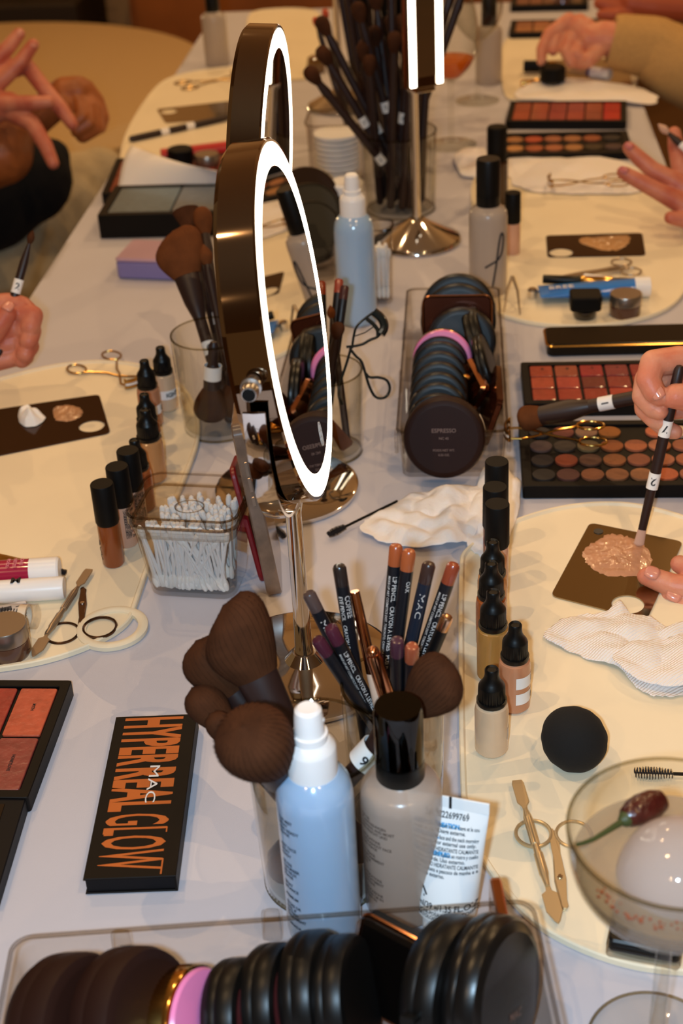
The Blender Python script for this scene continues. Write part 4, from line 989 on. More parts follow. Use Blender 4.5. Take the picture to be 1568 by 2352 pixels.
# ================================================================== metal mixing palettes, smears, tissue
def sheet(pix, z, hfun, rings=14, thick=.0005, name='s', seed=0., edge=0.):
    """star shaped sheet traced on the table; hfun(u, x, y) is its height, u = 0 centre .. 1 edge"""
    w_ = [P(x, y, 0) for x, y in pix]; pts = []
    for i in range(len(w_)):
        a, b = w_[i], w_[(i + 1) % len(w_)]
        for k in range(6): pts.append(a.lerp(b, k / 6))
    for _ in range(2): pts = [(pts[i - 1] + pts[i] * 2 + pts[(i + 1) % len(pts)]) / 4 for i in range(len(pts))]
    c = sum(pts, V3()) / len(pts); n = len(pts); vs = [(0, 0, hfun(0, 0, 0))]; fs = []
    for k in range(1, rings + 1):
        u = k / rings
        for i, p in enumerate(pts):
            d = p - c; x, y = d.x * u, d.y * u
            if edge: e = 1 + jit((i * .9, 0, seed), 1.3, edge) * u; x *= e; y *= e
            vs.append((x, y, hfun(u, x, y)))
    for i in range(n): fs.append((0, 1 + i, 1 + (i + 1) % n))
    for k in range(rings - 1):
        a = 1 + k * n; b = a + n
        for i in range(n): fs.append((a + i, b + i, b + (i + 1) % n, a + (i + 1) % n))
    m = MB(); m.add(vs, fs)
    if thick:                                   # underside and edge
        k0 = len(vs); m.add([(x, y, max(z_ - thick, -.0001)) for x, y, z_ in vs], [f[::-1] for f in fs])
        e0 = 1 + (rings - 1) * n
        m.f += [(e0 + i, k0 + e0 + i, k0 + e0 + (i + 1) % n, e0 + (i + 1) % n) for i in range(n)]
    return m, V3((c.x, c.y, z))
def steel_plate(label, corners, hole, hr, smear=None, col='#c58a60', z=MT, m=None, extra=None):
    q = [P(x, y, z) for x, y in corners]; pts = [(p.x, p.y) for p in q]
    # rounded corners
    out = []
    for i in range(4):
        a, b, c = V3((*pts[i - 1], 0)), V3((*pts[i], 0)), V3((*pts[(i + 1) % 4], 0)); d1 = (a - b).normalized() * .006; d2 = (c - b).normalized() * .006
        for k in range(6):
            u = k / 5; p = (b + d1) * (1 - u) ** 2 + b * 2 * u * (1 - u) + (b + d2) * u * u; out.append((p.x, p.y))
    cx_ = sum(p[0] for p in out) / len(out); cy_ = sum(p[1] for p in out) / len(out); out = [(a - cx_, b - cy_) for a, b in out]
    ar = sum(out[i][0] * out[(i + 1) % len(out)][1] - out[(i + 1) % len(out)][0] * out[i][1] for i in range(len(out)))
    if ar < 0: out = out[::-1]
    hc = P(*hole, z); hx, hy_ = hc.x - cx_, hc.y - cy_
    t = thing('mixing_palette', label, 'mixing palette', V3((cx_, cy_, z)), 'steel mixing palettes')
    bm = bmesh.new()
    def loop(pl, zz): return [bm.verts.new((x, y, zz)) for x, y in pl]
    hole_ = [(hx + hr * math.cos(a), hy_ + hr * math.sin(a)) for a in (2 * PI * i / 40 for i in range(40))]
    for zz in (.0003, .0013):
        o = loop(out, zz); h = loop(hole_, zz); es = [bm.edges.new((o[i], o[(i + 1) % len(o)])) for i in range(len(o))] + [bm.edges.new((h[i], h[(i + 1) % len(h)])) for i in range(len(h))]
        bmesh.ops.triangle_fill(bm, use_beauty=True, edges=es)
        if zz > .001: O2, H2_ = o, h
        else: O1, H1_ = o, h
    for A_, B_ in ((O1, O2), (H1_, H2_)):
        for i in range(len(A_)): bm.faces.new((A_[i], A_[(i + 1) % len(A_)], B_[(i + 1) % len(A_)], B_[i]))
    bmesh.ops.recalc_face_normals(bm, faces=bm.faces)
    me = bpy.data.meshes.new('plate'); bm.to_mesh(me); bm.free(); me.shade_smooth(); me.set_sharp_from_angle(angle=.5)
    part('plate', me, m or mat('mirror_steel', '#a8987c', .12, 1.), t)
    if smear:
        zt = z + .0013
        mm, c = sheet(smear, zt, lambda u, x, y: (.0016 + jit((x, y, 0), 190, .0014) + jit((x * 3, y, 3), 300, .0007)) * (1 - u ** 4) + .0001, 16, 0, edge=.12)
        so = solo('foundation_smear', mm, mat('smear_' + col[1:], col, .22, coat=.5, bump=(260, .0006), var=(90, .15)), 'beige foundation on the ' + ' '.join(label.split()[:10]), 'foundation', c, ang=80)
    return t
steel_plate('steel mixing plate with a round hole and a big foundation smear at the right', [(1354, 1203), (1568, 1247), (1484, 1428), (1264, 1371)], (1441, 1391), .0118,
            [(1345, 1265), (1372, 1250), (1395, 1235), (1425, 1236), (1452, 1246), (1480, 1258), (1496, 1290), (1492, 1318), (1476, 1334), (1440, 1332), (1395, 1333), (1362, 1318), (1345, 1300), (1335, 1283)], '#c99472')
solo('dark_sticker', MB().lathe([(0, 0), (.0038, 0), (.0038, .0006), (0, .0006)], 24), mat('dark_grey', '#3a3632', .4), 'small dark round hole in the top left corner of the right mixing plate', 'dot', P(1374, 1221, MT + .0013))
steel_plate('steel plate painted in a dark reflection, with a cotton puff and a smear on the left mat', [(-90, 955), (228, 908), (254, 996), (-70, 1062)], (211, 981), .0120,
            [(122, 950), (130, 940), (160, 937), (186, 944), (192, 955), (184, 968), (160, 976), (130, 974), (124, 962)], '#b98a66', m=mat('mirror_steel_dark_reflection', '#4a342c', .10, 1.))  # same steel, with the dark reflection of the hand put into its colour
steel_plate('small dark steel plate with a beige smear on the upper right mat', [(1253, 543), (1474, 537), (1482, 588), (1257, 592)], (1288, 582), .0135,
            [(1328, 560), (1335, 552), (1360, 552), (1400, 548), (1442, 546), (1448, 558), (1438, 570), (1420, 582), (1380, 582), (1352, 572), (1335, 566)], '#c09060', m=mat('mirror_steel_dark_reflection', '#4a342c'))
steel_plate('dark steel plate half hidden behind the rear ring mirror at the upper left', [(360, 252), (560, 230), (556, 272), (380, 284)], (388, 258), .0125, None)
# cotton puff
g, c = sheet([(42, 962), (50, 950), (66, 946), (82, 958), (108, 966), (100, 978), (84, 988), (60, 990), (46, 980)], MT + .0016, lambda u, x, y: (.010 + jit((x, y, 1), 120, .006)) * (1 - u ** 3) + .0003, 12, 0)
solo('cotton_puff', g, M_cotton, 'white torn cotton puff on the steel plate at the left', 'cotton', c, ang=80)

def rib(x, y, k=1.): return math.sin((x * .8 + y * 1.3) * 1500) * .00022 * k
def tissue(label, pix, z, h, seed, name='tissue', ribs=1., sc=28, thick=.0006, lift=.0):
    def f(u, x, y):
        b = noise.noise(V3((x * sc, y * sc, seed))); b2 = noise.noise(V3((x * sc * 2.6, y * sc * 2.6, seed + 5)))
        return h * (.28 + .55 * abs(b) * 1.6 + .22 * b2) * (1 - .55 * u ** 3) + rib(x, y, ribs) + .0008 + lift * u
    g, c = sheet(pix, z, f, 34, thick, seed=seed, edge=.05)
    return solo(name, g, M_tissr if ribs == 1. else M_tissue, label, 'tissue', c, ang=80, group='crumpled white tissues')
tissue('creased ribbed white tissue lying on the right mat beside the steel plate', [(1243, 1478), (1275, 1440), (1330, 1425), (1392, 1422), (1420, 1392), (1450, 1425), (1500, 1435), (1540, 1460), (1600, 1440), (1640, 1500), (1620, 1590), (1540, 1612), (1500, 1612), (1460, 1590), (1420, 1545), (1350, 1525), (1290, 1500)], MT, .013, 2.)
tissue('loose fold of white tissue on top of the ribbed tissue at the right edge', [(1400, 1540), (1440, 1510), (1500, 1505), (1570, 1490), (1640, 1500), (1640, 1600), (1540, 1612), (1470, 1598), (1430, 1575)], MT + .008, .010, 7.)
tissue('crumpled white tissue in the middle of the table behind the pencils', [(820, 1222), (850, 1195), (905, 1165), (960, 1140), (1010, 1133), (1070, 1120), (1110, 1128), (1120, 1190), (1090, 1240), (1050, 1262), (980, 1270), (920, 1262), (860, 1246)], 0, .018, 4., ribs=.3)
tissue('white tissue bunched around the flat-capped bottles of the right row', [(1090, 1140), (1110, 1085), (1135, 1062), (1160, 1068), (1180, 1110), (1196, 1120), (1192, 1180), (1180, 1225), (1150, 1290), (1110, 1288), (1070, 1262), (1075, 1200)], 0, .016, 9., ribs=.3)
# napkins / cloths of the far places
tissue('wavy white napkin under the gold curler on the far right mat', [(1160, 390), (1180, 352), (1230, 362), (1300, 372), (1360, 365), (1440, 378), (1490, 410), (1500, 440), (1440, 452), (1370, 452), (1300, 452), (1230, 448), (1175, 432)], MT, .010, 12., 'napkin', ribs=0, sc=12)
tissue('long white folded napkin hanging over the table edge at the far right', [(1178, 225), (1210, 205), (1300, 185), (1380, 200), (1470, 210), (1512, 232), (1500, 248), (1430, 243), (1300, 240), (1190, 240)], MT, .018, 15., 'napkin', ribs=0, sc=10)
tissue('small folded white napkin between the wine glass and the tall bottle', [(1040, 370), (1060, 350), (1110, 345), (1130, 380), (1120, 410), (1060, 412)], 0, .018, 18., 'napkin', ribs=0, sc=14)
# white sheet of paper curling over the left palette
vs = []; fs = []
q = [P(270, 437, .018), P(500, 437, .020), P(500, 395, .052), P(302, 333, .060)]
for j in range(13):
    for i in range(17):
        u, v = i / 16, j / 12; p = q[0].lerp(q[1], u).lerp(q[3].lerp(q[2], u), v); p.z += .010 * math.sin(PI * v) ; p.y -= .008 * math.sin(PI * u); vs.append(tuple(p - q[0]))
for j in range(12):
    for i in range(16): fs.append((j * 17 + i, j * 17 + i + 1, (j + 1) * 17 + i + 1, (j + 1) * 17 + i))
pp = solo('paper_sheet', MB().add(vs, fs), M_paper, 'white sheet of paper curled up over the red palette at the left', 'paper', q[0]); sd = pp.modifiers.new('t', 'SOLIDIFY'); sd.thickness = .0006

# ================================================================== small tools
def toolM(p1, p2, z=MT, roll=0.):
    m, L = flat_frame(p1, p2, z); return m, L
def spatula(p1, p2, label, z=MT + .001, m=None):
    M_, L = toolM(p1, p2, z); t = thing('metal_spatula', label, 'spatula', M_, 'double ended steel spatulas'); m = m or M_steel; zc = .0028
    RX = Matrix.Translation((0, 0, zc)) @ Matrix.Rotation(PI / 2, 4, 'Y')
    part('grip', MB().lathe([(0, L * .22), (.0012, L * .22), (.0022, L * .27), (.0026, L * .29), (.0026, L * .48), (.0020, L * .485), (.0020, L * .54), (.0026, L * .545), (.0026, L * .68), (.0022, L * .69), (.0013, L * .76), (0, L * .76)], 28, RX, (3, 4, 0, .0003)), m, t, 'knurled grip')
    b1 = [(0, -.0028), (.003, -.0036), (L * .17, -.0036), (L * .20, -.0015), (L * .235, -.0012), (L * .235, .0012), (L * .20, .0015), (L * .17, .0036), (.003, .0036), (0, .0028)]
    b2 = [(L * .75, -.0012), (L * .79, -.0015), (L * .81, -.0045), (L * .92, -.0046), (L * .985, -.0014), (L, 0), (L * .985, .0014), (L * .92, .0046), (L * .81, .0045), (L * .79, .0015), (L * .75, .0012)]
    part('blade', MB().prism(b1, zc - .0005, zc + .0004, .0002), m, t); part('blade', MB().prism(b2, zc - .0005, zc + .0004, .0002), m, t); return t
def scissors(p1, p2, label, m=None, op=.07, z=MT, mirror=1, k=1.):
    """p1 = blade tip, p2 = middle of the finger loops"""
    M_, L = toolM(p1, p2, z); t = thing('scissors', label, 'scissors', M_, 'small steel scissors'); m = m or M_steel
    for s in (-1, 1):
        S = Matrix.Translation((L * .36, 0, .001 + .0007 * s)) @ Matrix.Rotation(s * op * .5, 4, 'Z') @ Matrix.Translation((-L * .36, 0, 0))
        poly = [(0, -.0012), (L * .03, -.0030), (L * .10, -.0026), (L * .34, -.0046), (L * .62, -.0034), (L * .80, -.0014), (L * .95, -.0004), (L * .95, .0020), (L * .80, .0034), (L * .72, .0034), (L * .55, .0026), (L * .34, .0040), (L * .10, .0022), (L * .03, .0020), (0, .0012)]
        part('blade', MB().prism([(x, y * s * min(1, L / .09)) for x, y in poly], -.0006, .0006, .0002, S), m, t)
        R_ = L * .125 * k; cxx_ = L * .90; cyy = s * (R_ + .0012)
        part('finger_loop', MB().tube([(cxx_ + R_ * 1.05 * math.cos(a), cyy + R_ * math.sin(a), 0) for a in (2 * PI * i / 32 for i in range(32))], .0011, 8, S, closed=True, flat=1.2), m, t)
    part('pivot_screw', MB().lathe([(0, 0), (.0016, 0), (.0016, .0026), (0, .003)], 16, Matrix.Translation((L * .36, 0, .0005))), M_chrome, t); return t
def curler(Mx, L, m, label, pad=None, op=.16, group='eyelash curlers'):
    """local x from clamp (0) to loops (L), y sideways"""
    t = thing('eyelash_curler', label, 'eyelash curler', Mx, group); r = .0011
    for s in (-1, 1):
        pts = [(L * .02, s * .010, .002), (L * .14, s * .011, .002), (L * .27, s * .004, .002 + .001 * s), (L * .36, -s * .001, .002 + .001 * s), (L * .50, -s * .006, .002), (L * .68, -s * L * op * .9, .002)]
        cxl, cyl = L * .86, -s * L * (op + .03); R_ = L * .115
        loop = [(cxl + L * .14 * math.cos(a) * 1.0, cyl + R_ * math.sin(a) * .85, .002) for a in (PI + s * (-.0) - s * 2 * PI * i / 24 for i in range(25))]
        part('handle', MB().tube(pts + loop, r, 8), m, t)
    for z_ in (.002, .008):
        arc = [(L * .02 - .004 * math.sin(PI * i / 16), .0125 * math.cos(PI * i / 16), z_) for i in range(17)]
        part('clamp_bar', MB().tube(arc, .0013, 8, flat=1.6), m, t)
    for s in (-1, 1): part('side_rail', MB().tube([(L * .02, s * .0125, 0), (L * .02, s * .0125, .011)], .0009, 8), m, t)
    part('pad', MB().tube([(L * .02 - .004 * math.sin(PI * i / 16), .0120 * math.cos(PI * i / 16), .0045) for i in range(17)], .0012, 8), pad or M_white, t, 'rubber pad')
    return t
spatula((1186, 1800), (1281, 2130), 'gold-toned steel spatula lying across the scissors on the lower right mat', m=mat('warm_steel', '#cbb186', .33, .65), z=MT + .003)
scissors((1296, 2093), (1268, 1900), 'steel scissors under the spatula beside the coupe glass', m=mat('warm_steel', '#cbb186', .33, .65), op=.02, k=1.25)
M_dsteel = mat('dark_steel', '#6a5448', .22, 1.)
spatula((206, 1314), (76, 1516), 'steel spatula lying diagonally on the left mat', m=mat('grey_steel', '#a08c74', .33, .7))
scissors((192, 1353), (186, 1462), 'dark open scissors lying across the thumb ring of the left mat', m=M_dsteel, op=.03, k=1.55)
scissors((1275, 640), (1456, 612), 'grey scissors behind the blue tube on the upper right mat', m=mat('grey_steel', '#8d7a68'), op=.05, z=MT + .004, k=.9)
MG = M_gold
m_, L_ = flat_frame((1165, 1000), (1400, 1000), .022); curler(m_ @ Matrix.Rotation(-.04, 4, 'X'), .084, MG, 'gold eyelash curler lying on the large eyeshadow palette')
m_, L_ = flat_frame((315, 885), (215, 835), MT); curler(m_, .086, mat('old_gold', '#b08a4a', .25, 1.), 'gold eyelash curler behind the bottles on the left mat', op=.22)
m_, L_ = flat_frame((1262, 424), (1440, 416), .012); curler(m_, .098, mat('old_gold', '#b08a4a'), 'gold eyelash curler on the wavy napkin at the right', op=.12)
m_, L_ = flat_frame((540, 180), (415, 200), MT); curler(m_, .10, mat('old_gold', '#b08a4a'), 'gold eyelash curler at the far left mat behind the mirrors', op=.16)
# black curler hooked over the rear pencil glass, turned to the camera
dpt = (P(800, 850, .08) - CAMP).dot(ROT @ V3((0, 0, -1)))
o_ = D(868, 752, dpt); e_ = D(858, 885, dpt)
Mc = frame(o_, -(ROT @ V3((0, 0, -1))), e_ - o_); ccl = thing('eyelash_curler', 'black eyelash curler hooked on the rear pencil glass', 'eyelash curler', Matrix.Translation(D(812, 815, dpt)) @ ROT.to_4x4(), 'eyelash curlers')
def px2(x, y): return ((x - 812) * dpt / F_PX, -(y - 815) * dpt / F_PX, 0)
blkm = mat('black_enamel', '#141c1c', .25, coat=.3)
def smooth(pts, n=4):
    for _ in range(n):
        q = [pts[0]]
        for a, b in zip(pts, pts[1:]): q += [tuple(a[i] * .75 + b[i] * .25 for i in range(3)), tuple(a[i] * .25 + b[i] * .75 for i in range(3))]
        q.append(pts[-1]); pts = q
    return pts
part('handle', MB().tube(smooth([px2(808, 800), px2(812, 770), px2(818, 748), px2(842, 728), px2(858, 717)], 2), .0011, 8), blkm, ccl)
part('handle', MB().tube(smooth([px2(795, 797), px2(830, 793), px2(850, 780), px2(866, 775), px2(874, 765)], 2), .0012, 8), blkm, ccl)
part('handle', MB().tube(smooth([px2(803, 800), px2(818, 820), px2(830, 828), px2(838, 855), px2(848, 890), px2(862, 915), px2(885, 915), px2(897, 895), px2(890, 872), px2(868, 866), px2(848, 868), px2(840, 858)], 3), .0012, 8), blkm, ccl)
part('handle', MB().tube(smooth([px2(806, 798), px2(800, 820), px2(794, 840), px2(780, 880), px2(776, 910), px2(786, 930)], 2), .0012, 8), blkm, ccl)
cb = [px2(858, 716), px2(878, 732), px2(884, 752), px2(874, 768)]
part('clamp', MB().tube(smooth(cb, 3), .0040, 10, flat=1.4), blkm, ccl)
part('clamp_bar', MB().tube(smooth([px2(842, 732), px2(858, 745), px2(868, 758), px2(868, 772)], 3), .0018, 8), blkm, ccl)
part('side_rail', MB().tube([px2(858, 750), px2(838, 764), px2(815, 772)], .0006, 6), blkm, ccl)
# tweezers leaning on the middle box
tw = thing('tweezers', 'open steel tweezers standing beside the middle box', 'tweezers', P(1176, 720, MT))
for dx in (-.0055, .0050):
    a_ = P(1176, 634, .035) - P(1176, 720, MT)
    part('arm', MB().tube([tuple(a_), tuple(a_ * .6 + V3((dx * 1.1, 0, 0))), (dx * 1.6, -.004, .0006)], [.0018, .0016, .0008], 8, flat=.6), mat('grey_steel', '#8d7a68'), tw)

# sponge
def sponge():
    c = P(1318, 1752, MT); vs = []; fs = []
    R_ = .0205
    ax = (P(1246, 1630, .024) - P(1335, 1745, .018)); ax.z = .002
    g = MB().lathe([(0, -R_ * 1.0), (R_ * .35, -R_ * .94), (R_ * .68, -R_ * .74), (R_ * .9, -R_ * .44), (R_, -.0), (R_ * .97, R_ * .30), (R_ * .84, R_ * .62), (R_ * .60, R_ * .92), (R_ * .34, R_ * 1.12), (R_ * .12, R_ * 1.22), (0, R_ * 1.26)], 48)
    return g, ax
g, ax = sponge()
solo('makeup_sponge', g, mat('black_sponge', '#0b0b0c', .9, bump=(900, .0002)), 'black egg-shaped makeup sponge on the lower right mat', 'sponge', frame(P(1320, 1700, .0215), ax), ang=80)

# tubes, jars, mascara on the left mat
def lying(p1, p2, z=MT): return flat_frame(p1, p2, z)
MX, L_ = lying((-90, 1348), (142, 1333)); t = thing('lip_gloss_tube', 'magenta tube with a white cap at the left edge', 'tube', MX)
RX = lambda r: Matrix.Translation((0, 0, r)) @ Matrix.Rotation(PI / 2, 4, 'Y')
part('tube_body', MB().lathe([(0, 0), (.0098, 0), (.0102, .004), (.0102, L_ * .71), (0, L_ * .71)], 40, RX(.0102)), mat('magenta', '#a0123e', .25, coat=.4), t)
part('screw_cap', MB().lathe([(0, L_ * .712), (.0104, L_ * .712), (.0104, L_ - .0015), (.0092, L_), (0, L_)], 40, RX(.0102)), M_white, t)
g = MB()
for j, s in enumerate(('POIDS', 'NETTE', 'CARE')):
    vs, fs = text(s, .0040, .0001); g.add([(L_ * .50 + j * .0052 + y * .9, .004 - x, .0204 + .0001) for x, y, z in vs], fs)
part('lettering', g, mat('pale_pink_print', '#e08aa0', .5), t)
MX, L_ = lying((-90, 1388), (152, 1372)); t = thing('lip_balm_tube', 'long white tube lying in front of the magenta tube', 'tube', MX)
part('tube_body', MB().lathe([(0, 0), (.0088, 0), (.0090, .002), (.0090, L_ - .002), (.0082, L_), (0, L_)], 40, RX(.009)), M_white, t)
g = MB(); vs, fs = text('M', .0105, .0003); g.add([(L_ - .040 + x, y - .003, .0183) for x, y, z in vs], fs)
part('lettering', g, M_ink, t)
MX, L_ = lying((-30, 1412), (62, 1392), MT + .010); t = thing('sample_sachet', 'small clear sample sachet with a printed label lying on the white tube', 'sachet', MX @ Matrix.Rotation(-.25, 4, 'X'))
part('foil', MB().prism([(0, -.010), (L_, -.009), (L_, .009), (0, .010)], .0005, .0016, .0004), mat('sachet_foil', '#cfc8c4', .3, coat=.4), t)
g = MB()
for j in range(7): g.box(L_ * .35, .0006, .0001, (L_ * .45, -.005 + j * .0013, .0017))
g.box(.008, .0012, .0001, (L_ * .86, -.001, .0017)); g.box(.004, .0010, .0001, (L_ * .95, .001, .0017))
part('print', g, M_ink, t)
MX, L_ = lying((-80, 1434), (88, 1440)); t = thing('mascara_vial', 'clear vial with a black spiral brush inside at the left edge', 'mascara', MX)
part('vial', MB().lathe([(0, 0), (.0095, 0), (.0095, L_), (.0085, L_ + .0005), (0, L_ + .0005)], 32, RX(.0095)), M_clear, t)
def spoolie(L, r, M_, seed=1, turns=16):
    g = MB().tube([(0, 0, 0), (L, 0, 0)], .0007, 6, M_); random.seed(seed)
    for k in range(int(turns * 22)):
        u = k / (turns * 22); a = u * turns * 2 * PI; rr_ = r * (.75 + .25 * math.sin(PI * min(1, u * 1.2))) * random.uniform(.9, 1.05)
        p = V3((u * L, 0, 0)); q = V3((u * L + random.uniform(-.0003, .0003), rr_ * math.cos(a), rr_ * math.sin(a))); s_ = V3((.00022, 0, 0))
        g.add([tuple(p - s_), tuple(p + s_), tuple(q + s_ * .6), tuple(q - s_ * .6)], [(0, 1, 2, 3)], M_)
    return g
part('spiral_brush', spoolie(L_ - .02, .005, Matrix.Translation((.012, 0, .0115))), M_ink, t)
part('neck', MB().lathe([(.0070, L_ - .012), (.0088, L_ - .012), (.0088, L_ - .006), (.0070, L_ - .006)], 24, RX(.0095)), mat('cream_plastic', '#e8d8c0', .4), t)
def jar_(px, py, label, r=.0165, h=.026, z=MT, topm=None):
    t = thing('cosmetic_jar', label, 'jar', XY(px, py, z, z), 'small silver-lidded jars')
    part('jar_body', MB().lathe([(0, 0), (r * .92, 0), (r, .003), (r, h * .52), (0, h * .52)], 40), mat('brown_jar', '#5a3a2c', .15, coat=.6), t)
    part('lid', MB().lathe([(0, h * .54), (r * 1.0, h * .54), (r * 1.0, h - .0012), (r * .96, h), (0, h)], 40), topm or mat('silver_lid', '#a89c90', .28, .9), t)
    return t
jar_(22, 1500, 'round silver-lidded jar at the left edge of the left mat')
jar_(1434, 722, 'silver-lidded jar in front of the blue tube', .0165, .024)
t = thing('black_lidded_jar', 'square black-lidded jar in front of the blue tube', 'jar', XY(1342, 728, MT, MT))
part('jar_body', MB().lathe([(0, 0), (.011, 0), (.0125, .003), (.0125, .009), (.008, .012), (0, .012)], 32), mat('dark_gel', '#1a1614', .08, coat=1), t)
part('lid', MB().prism(rr(.032, .028, .004), .011, .027, .0015), M_blackm, t)
t = jar_(1430, 350 + 10, 'dummy') if False else None
# gold brow tool and spoolie on the left mat
A_ = P(-40, 1282, MT + .004); Bv = P(152, 1316, MT + .005); Mx = frame(A_, Bv - A_); L_ = (Bv - A_).length
t = thing('brow_brush', 'flat gold brow tool with a black spiral brush at its end at the left edge', 'brush', Mx @ Matrix.Rotation(PI / 2, 4, 'Z'))
part('flat_handle', MB().rings([[(x * .0075 * (1 - .45 * u), y * .0012, L_ * .74 * u) for x, y in ((1, -1), (1, 1), (-1, 1), (-1, -1))] for u in (0, .5, 1)]), mat('dull_gold', '#9a7238', .28, .9), t)
part('ferrule', MB().lathe([(0, L_ * .72), (.0040, L_ * .72), (.0028, L_ * .80), (0, L_ * .80)], 20), M_gold, t)
part('spiral_brush', spoolie(L_ * .20, .0038, Matrix.Translation((0, 0, L_ * .80)) @ Matrix.Rotation(-PI / 2, 4, 'Y'), 3, 12), M_ink, t)
def wand(p1, p2, label, z, r=.0045, sl=.03, nm='mascara_wand', group=None):
    MX, L_ = flat_frame(p1, p2, z); t = thing(nm, label, 'mascara wand', MX, 'black spiral brush wands')
    part('spiral_brush', spoolie(sl, r, Matrix.Translation((0, 0, r)), 5, 14), M_ink, t)
    part('stem', MB().tube([(sl, 0, r), (L_, 0, r)], .0011, 8), M_blackm, t)
    return t
wand((754, 1238), (912, 1160), 'black mascara wand half under the crumpled tissue in the middle', .001, .0038, .018)
wand((1455, 1786), (1640, 1792), 'black spiral brush wand on the lower right mat seen through the coupe glass', MT, .0042, .024)
wand((655, 1243), (618, 1205), 'reflection of a small black spiral brush, modelled as an object behind the phone', .001, .0035, .018)  # stands in for a mirrored mascara brush, built as an object

# blue tube and friends on the upper right mat
MX, L_ = lying((1237, 690), (1490, 680)); t = thing('blue_tube', 'bright blue squeeze tube with white lettering BREE on the upper right mat', 'tube', MX)
R = []
for k in range(9):
    u = k / 8; R.append([(L_ * .86 * u, (.0165 - .004 * u) * math.cos(a), .010 + (.0012 + .0088 * u ** .6) * math.sin(a)) for a in (2 * PI * i / 28 for i in range(28))])
part('tube_body', MB().rings(R), mat('sky_blue_tube', '#2a76c8', .3, coat=.3), t)
part('screw_cap', MB().lathe([(0, L_ * .86), (.011, L_ * .86), (.011, L_), (0, L_)], 28, Matrix.Translation((0, 0, .011)) @ Matrix.Rotation(PI / 2, 4, 'Y')), M_white, t)
vs, fs = text('BREE', .011, .0002, spacing=1.15)
part('lettering', MB().add([(x + .010, y - .007, .0146 + .06 * (x) + .0006) for x, y, z in vs], fs), mat('white_foil', '#e8e4e0'), t)
t = thing('silver_stopper', 'small shiny silver stopper left of the blue tube', 'stopper', P(1222, 684, MT))
part('knob', MB().lathe([(0, 0), (.005, 0), (.0055, .002), (.0055, .009), (.004, .011), (0, .0115)], 24), M_chrome, t)
part('pin', MB().tube([(0, 0, .006), (.012, .001, .006)], .002, 10), M_chrome, t)
def mtube(p1, p2, z, segs, label, nm='mascara_tube', r=.0055, cat='mascara'):
    MX, L_ = flat_frame(p1, p2, z); t = thing(nm, label, cat, MX)
    for (a, b, k, m, pn) in segs: part(pn, MB().lathe([(0, L_ * a), (r * k * .9, L_ * a), (r * k, L_ * a + .001), (r * k, L_ * b - .001), (r * k * .9, L_ * b), (0, L_ * b)], 24, RX(r)), m, t)
    return t
mtube((1246, 652), (1490, 662), MT + .008, [(0, .36, .9, M_black, 'cap'), (.36, .66, 1., M_gold, 'gold_sleeve'), (.66, 1., .9, mat('dark_barrel', '#2a1e1a', .3), 'barrel')], 'slim black and gold mascara tube behind the blue tube')
mtube((1340, 650), (1484, 668), MT, [(0, .8, 1., M_white, 'barrel'), (.8, 1., 1.05, M_white, 'cap')], 'white tube just behind the blue tube', 'white_tube', cat='tube')

# brush lying on the right palettes
A_ = P(1560, 893, .075); Bv = P(1190, 965, .030)
brush(A_, Bv, 'wide tan-tipped brush with a white band lying across the right palettes', .0058, 'dome', .020, .0125, .011, .010, .045, ['1'], .44, fur=500, mb=M_bristle2, taper=.75)
# brush held over the steel plate
tipB = P(1466, 1252, .006); topB = P(1562, 838, .148)
brush(topB, tipB, 'thin brush with bands 7 and 2 dipped in the foundation on the right steel plate', .0042, 'flat', .012, .0042, .002, .0036, .04, ['7', '2'], (.34, .63), mb=mat('white_bristle', '#c8a08a', .6), taper=.8, group='brushes held by people')
# far left brush lying
brush(P(296, 320, MT + .005), P(560, 262, MT + .005), 'brush with two white bands lying on the upper left mat', .0048, 'dome', .02, .006, None, .0045, .03, ['', ''], (.30, .52))

# ================================================================== coupe glass
cc_ = XY(1551, 1906, .150); ct = thing('coupe_glass', 'coupe glass with a cloudy drink in the lower right corner', 'glass', V3((cc_.x, cc_.y, 0)))
RC = .0492; prof = [(.0048, .094), (.013, .096), (.026, .1005), (.0372, .109), (.0445, .120), (.0482, .133), (RC, .150)]
inner = [(max(r - .0011, 0), z + .0011 if i < 3 else z) for i, (r, z) in enumerate(prof)]
def smoothp(p, n=2):
    for _ in range(n):
        q = [p[0]]
        for a, b in zip(p, p[1:]): q += [(a[0] * .75 + b[0] * .25, a[1] * .75 + b[1] * .25), (a[0] * .25 + b[0] * .75, a[1] * .25 + b[1] * .75)]
        q.append(p[-1]); p = q
    return p
ps = smoothp([(0, .0935)] + prof); pin = smoothp([(0, .0950)] + [(r - .0011, z + .0006) for r, z in prof[1:]])
part('bowl', MB().lathe(ps + [(RC - .0005, .1506)] + pin[::-1], 96), M_glass, ct)
part('rim', MB().tube([((RC - .0005) * math.cos(a), (RC - .0005) * math.sin(a), .150) for a in (2 * PI * i / 72 for i in range(72))], .0009, 6, closed=True), thin('rim_glass'), ct)
part('stem', MB().lathe([(0, .004), (.0055, .004), (.0042, .012), (.0038, .03), (.0038, .079), (.0052, .091), (.009, .0952), (0, .0955)], 32), M_glass, ct)
part('foot', MB().lathe([(0, 0), (.034, 0), (.0345, .0008), (.034, .0016), (.012, .0028), (.005, .006), (0, .006)], 64), M_glass, ct)
part('foot_rim', MB().tube([(.034 * math.cos(a), .034 * math.sin(a), .001) for a in (2 * PI * i / 64 for i in range(64))], .0008, 6, closed=True), thin('rim_glass'), ct)
lz = .129
dr = MB().lathe([(0, .0958)] + [(r - .0016, z + .0008) for r, z in ps if .0958 < z < lz] + [(.0460, lz), (0, lz)], 72)
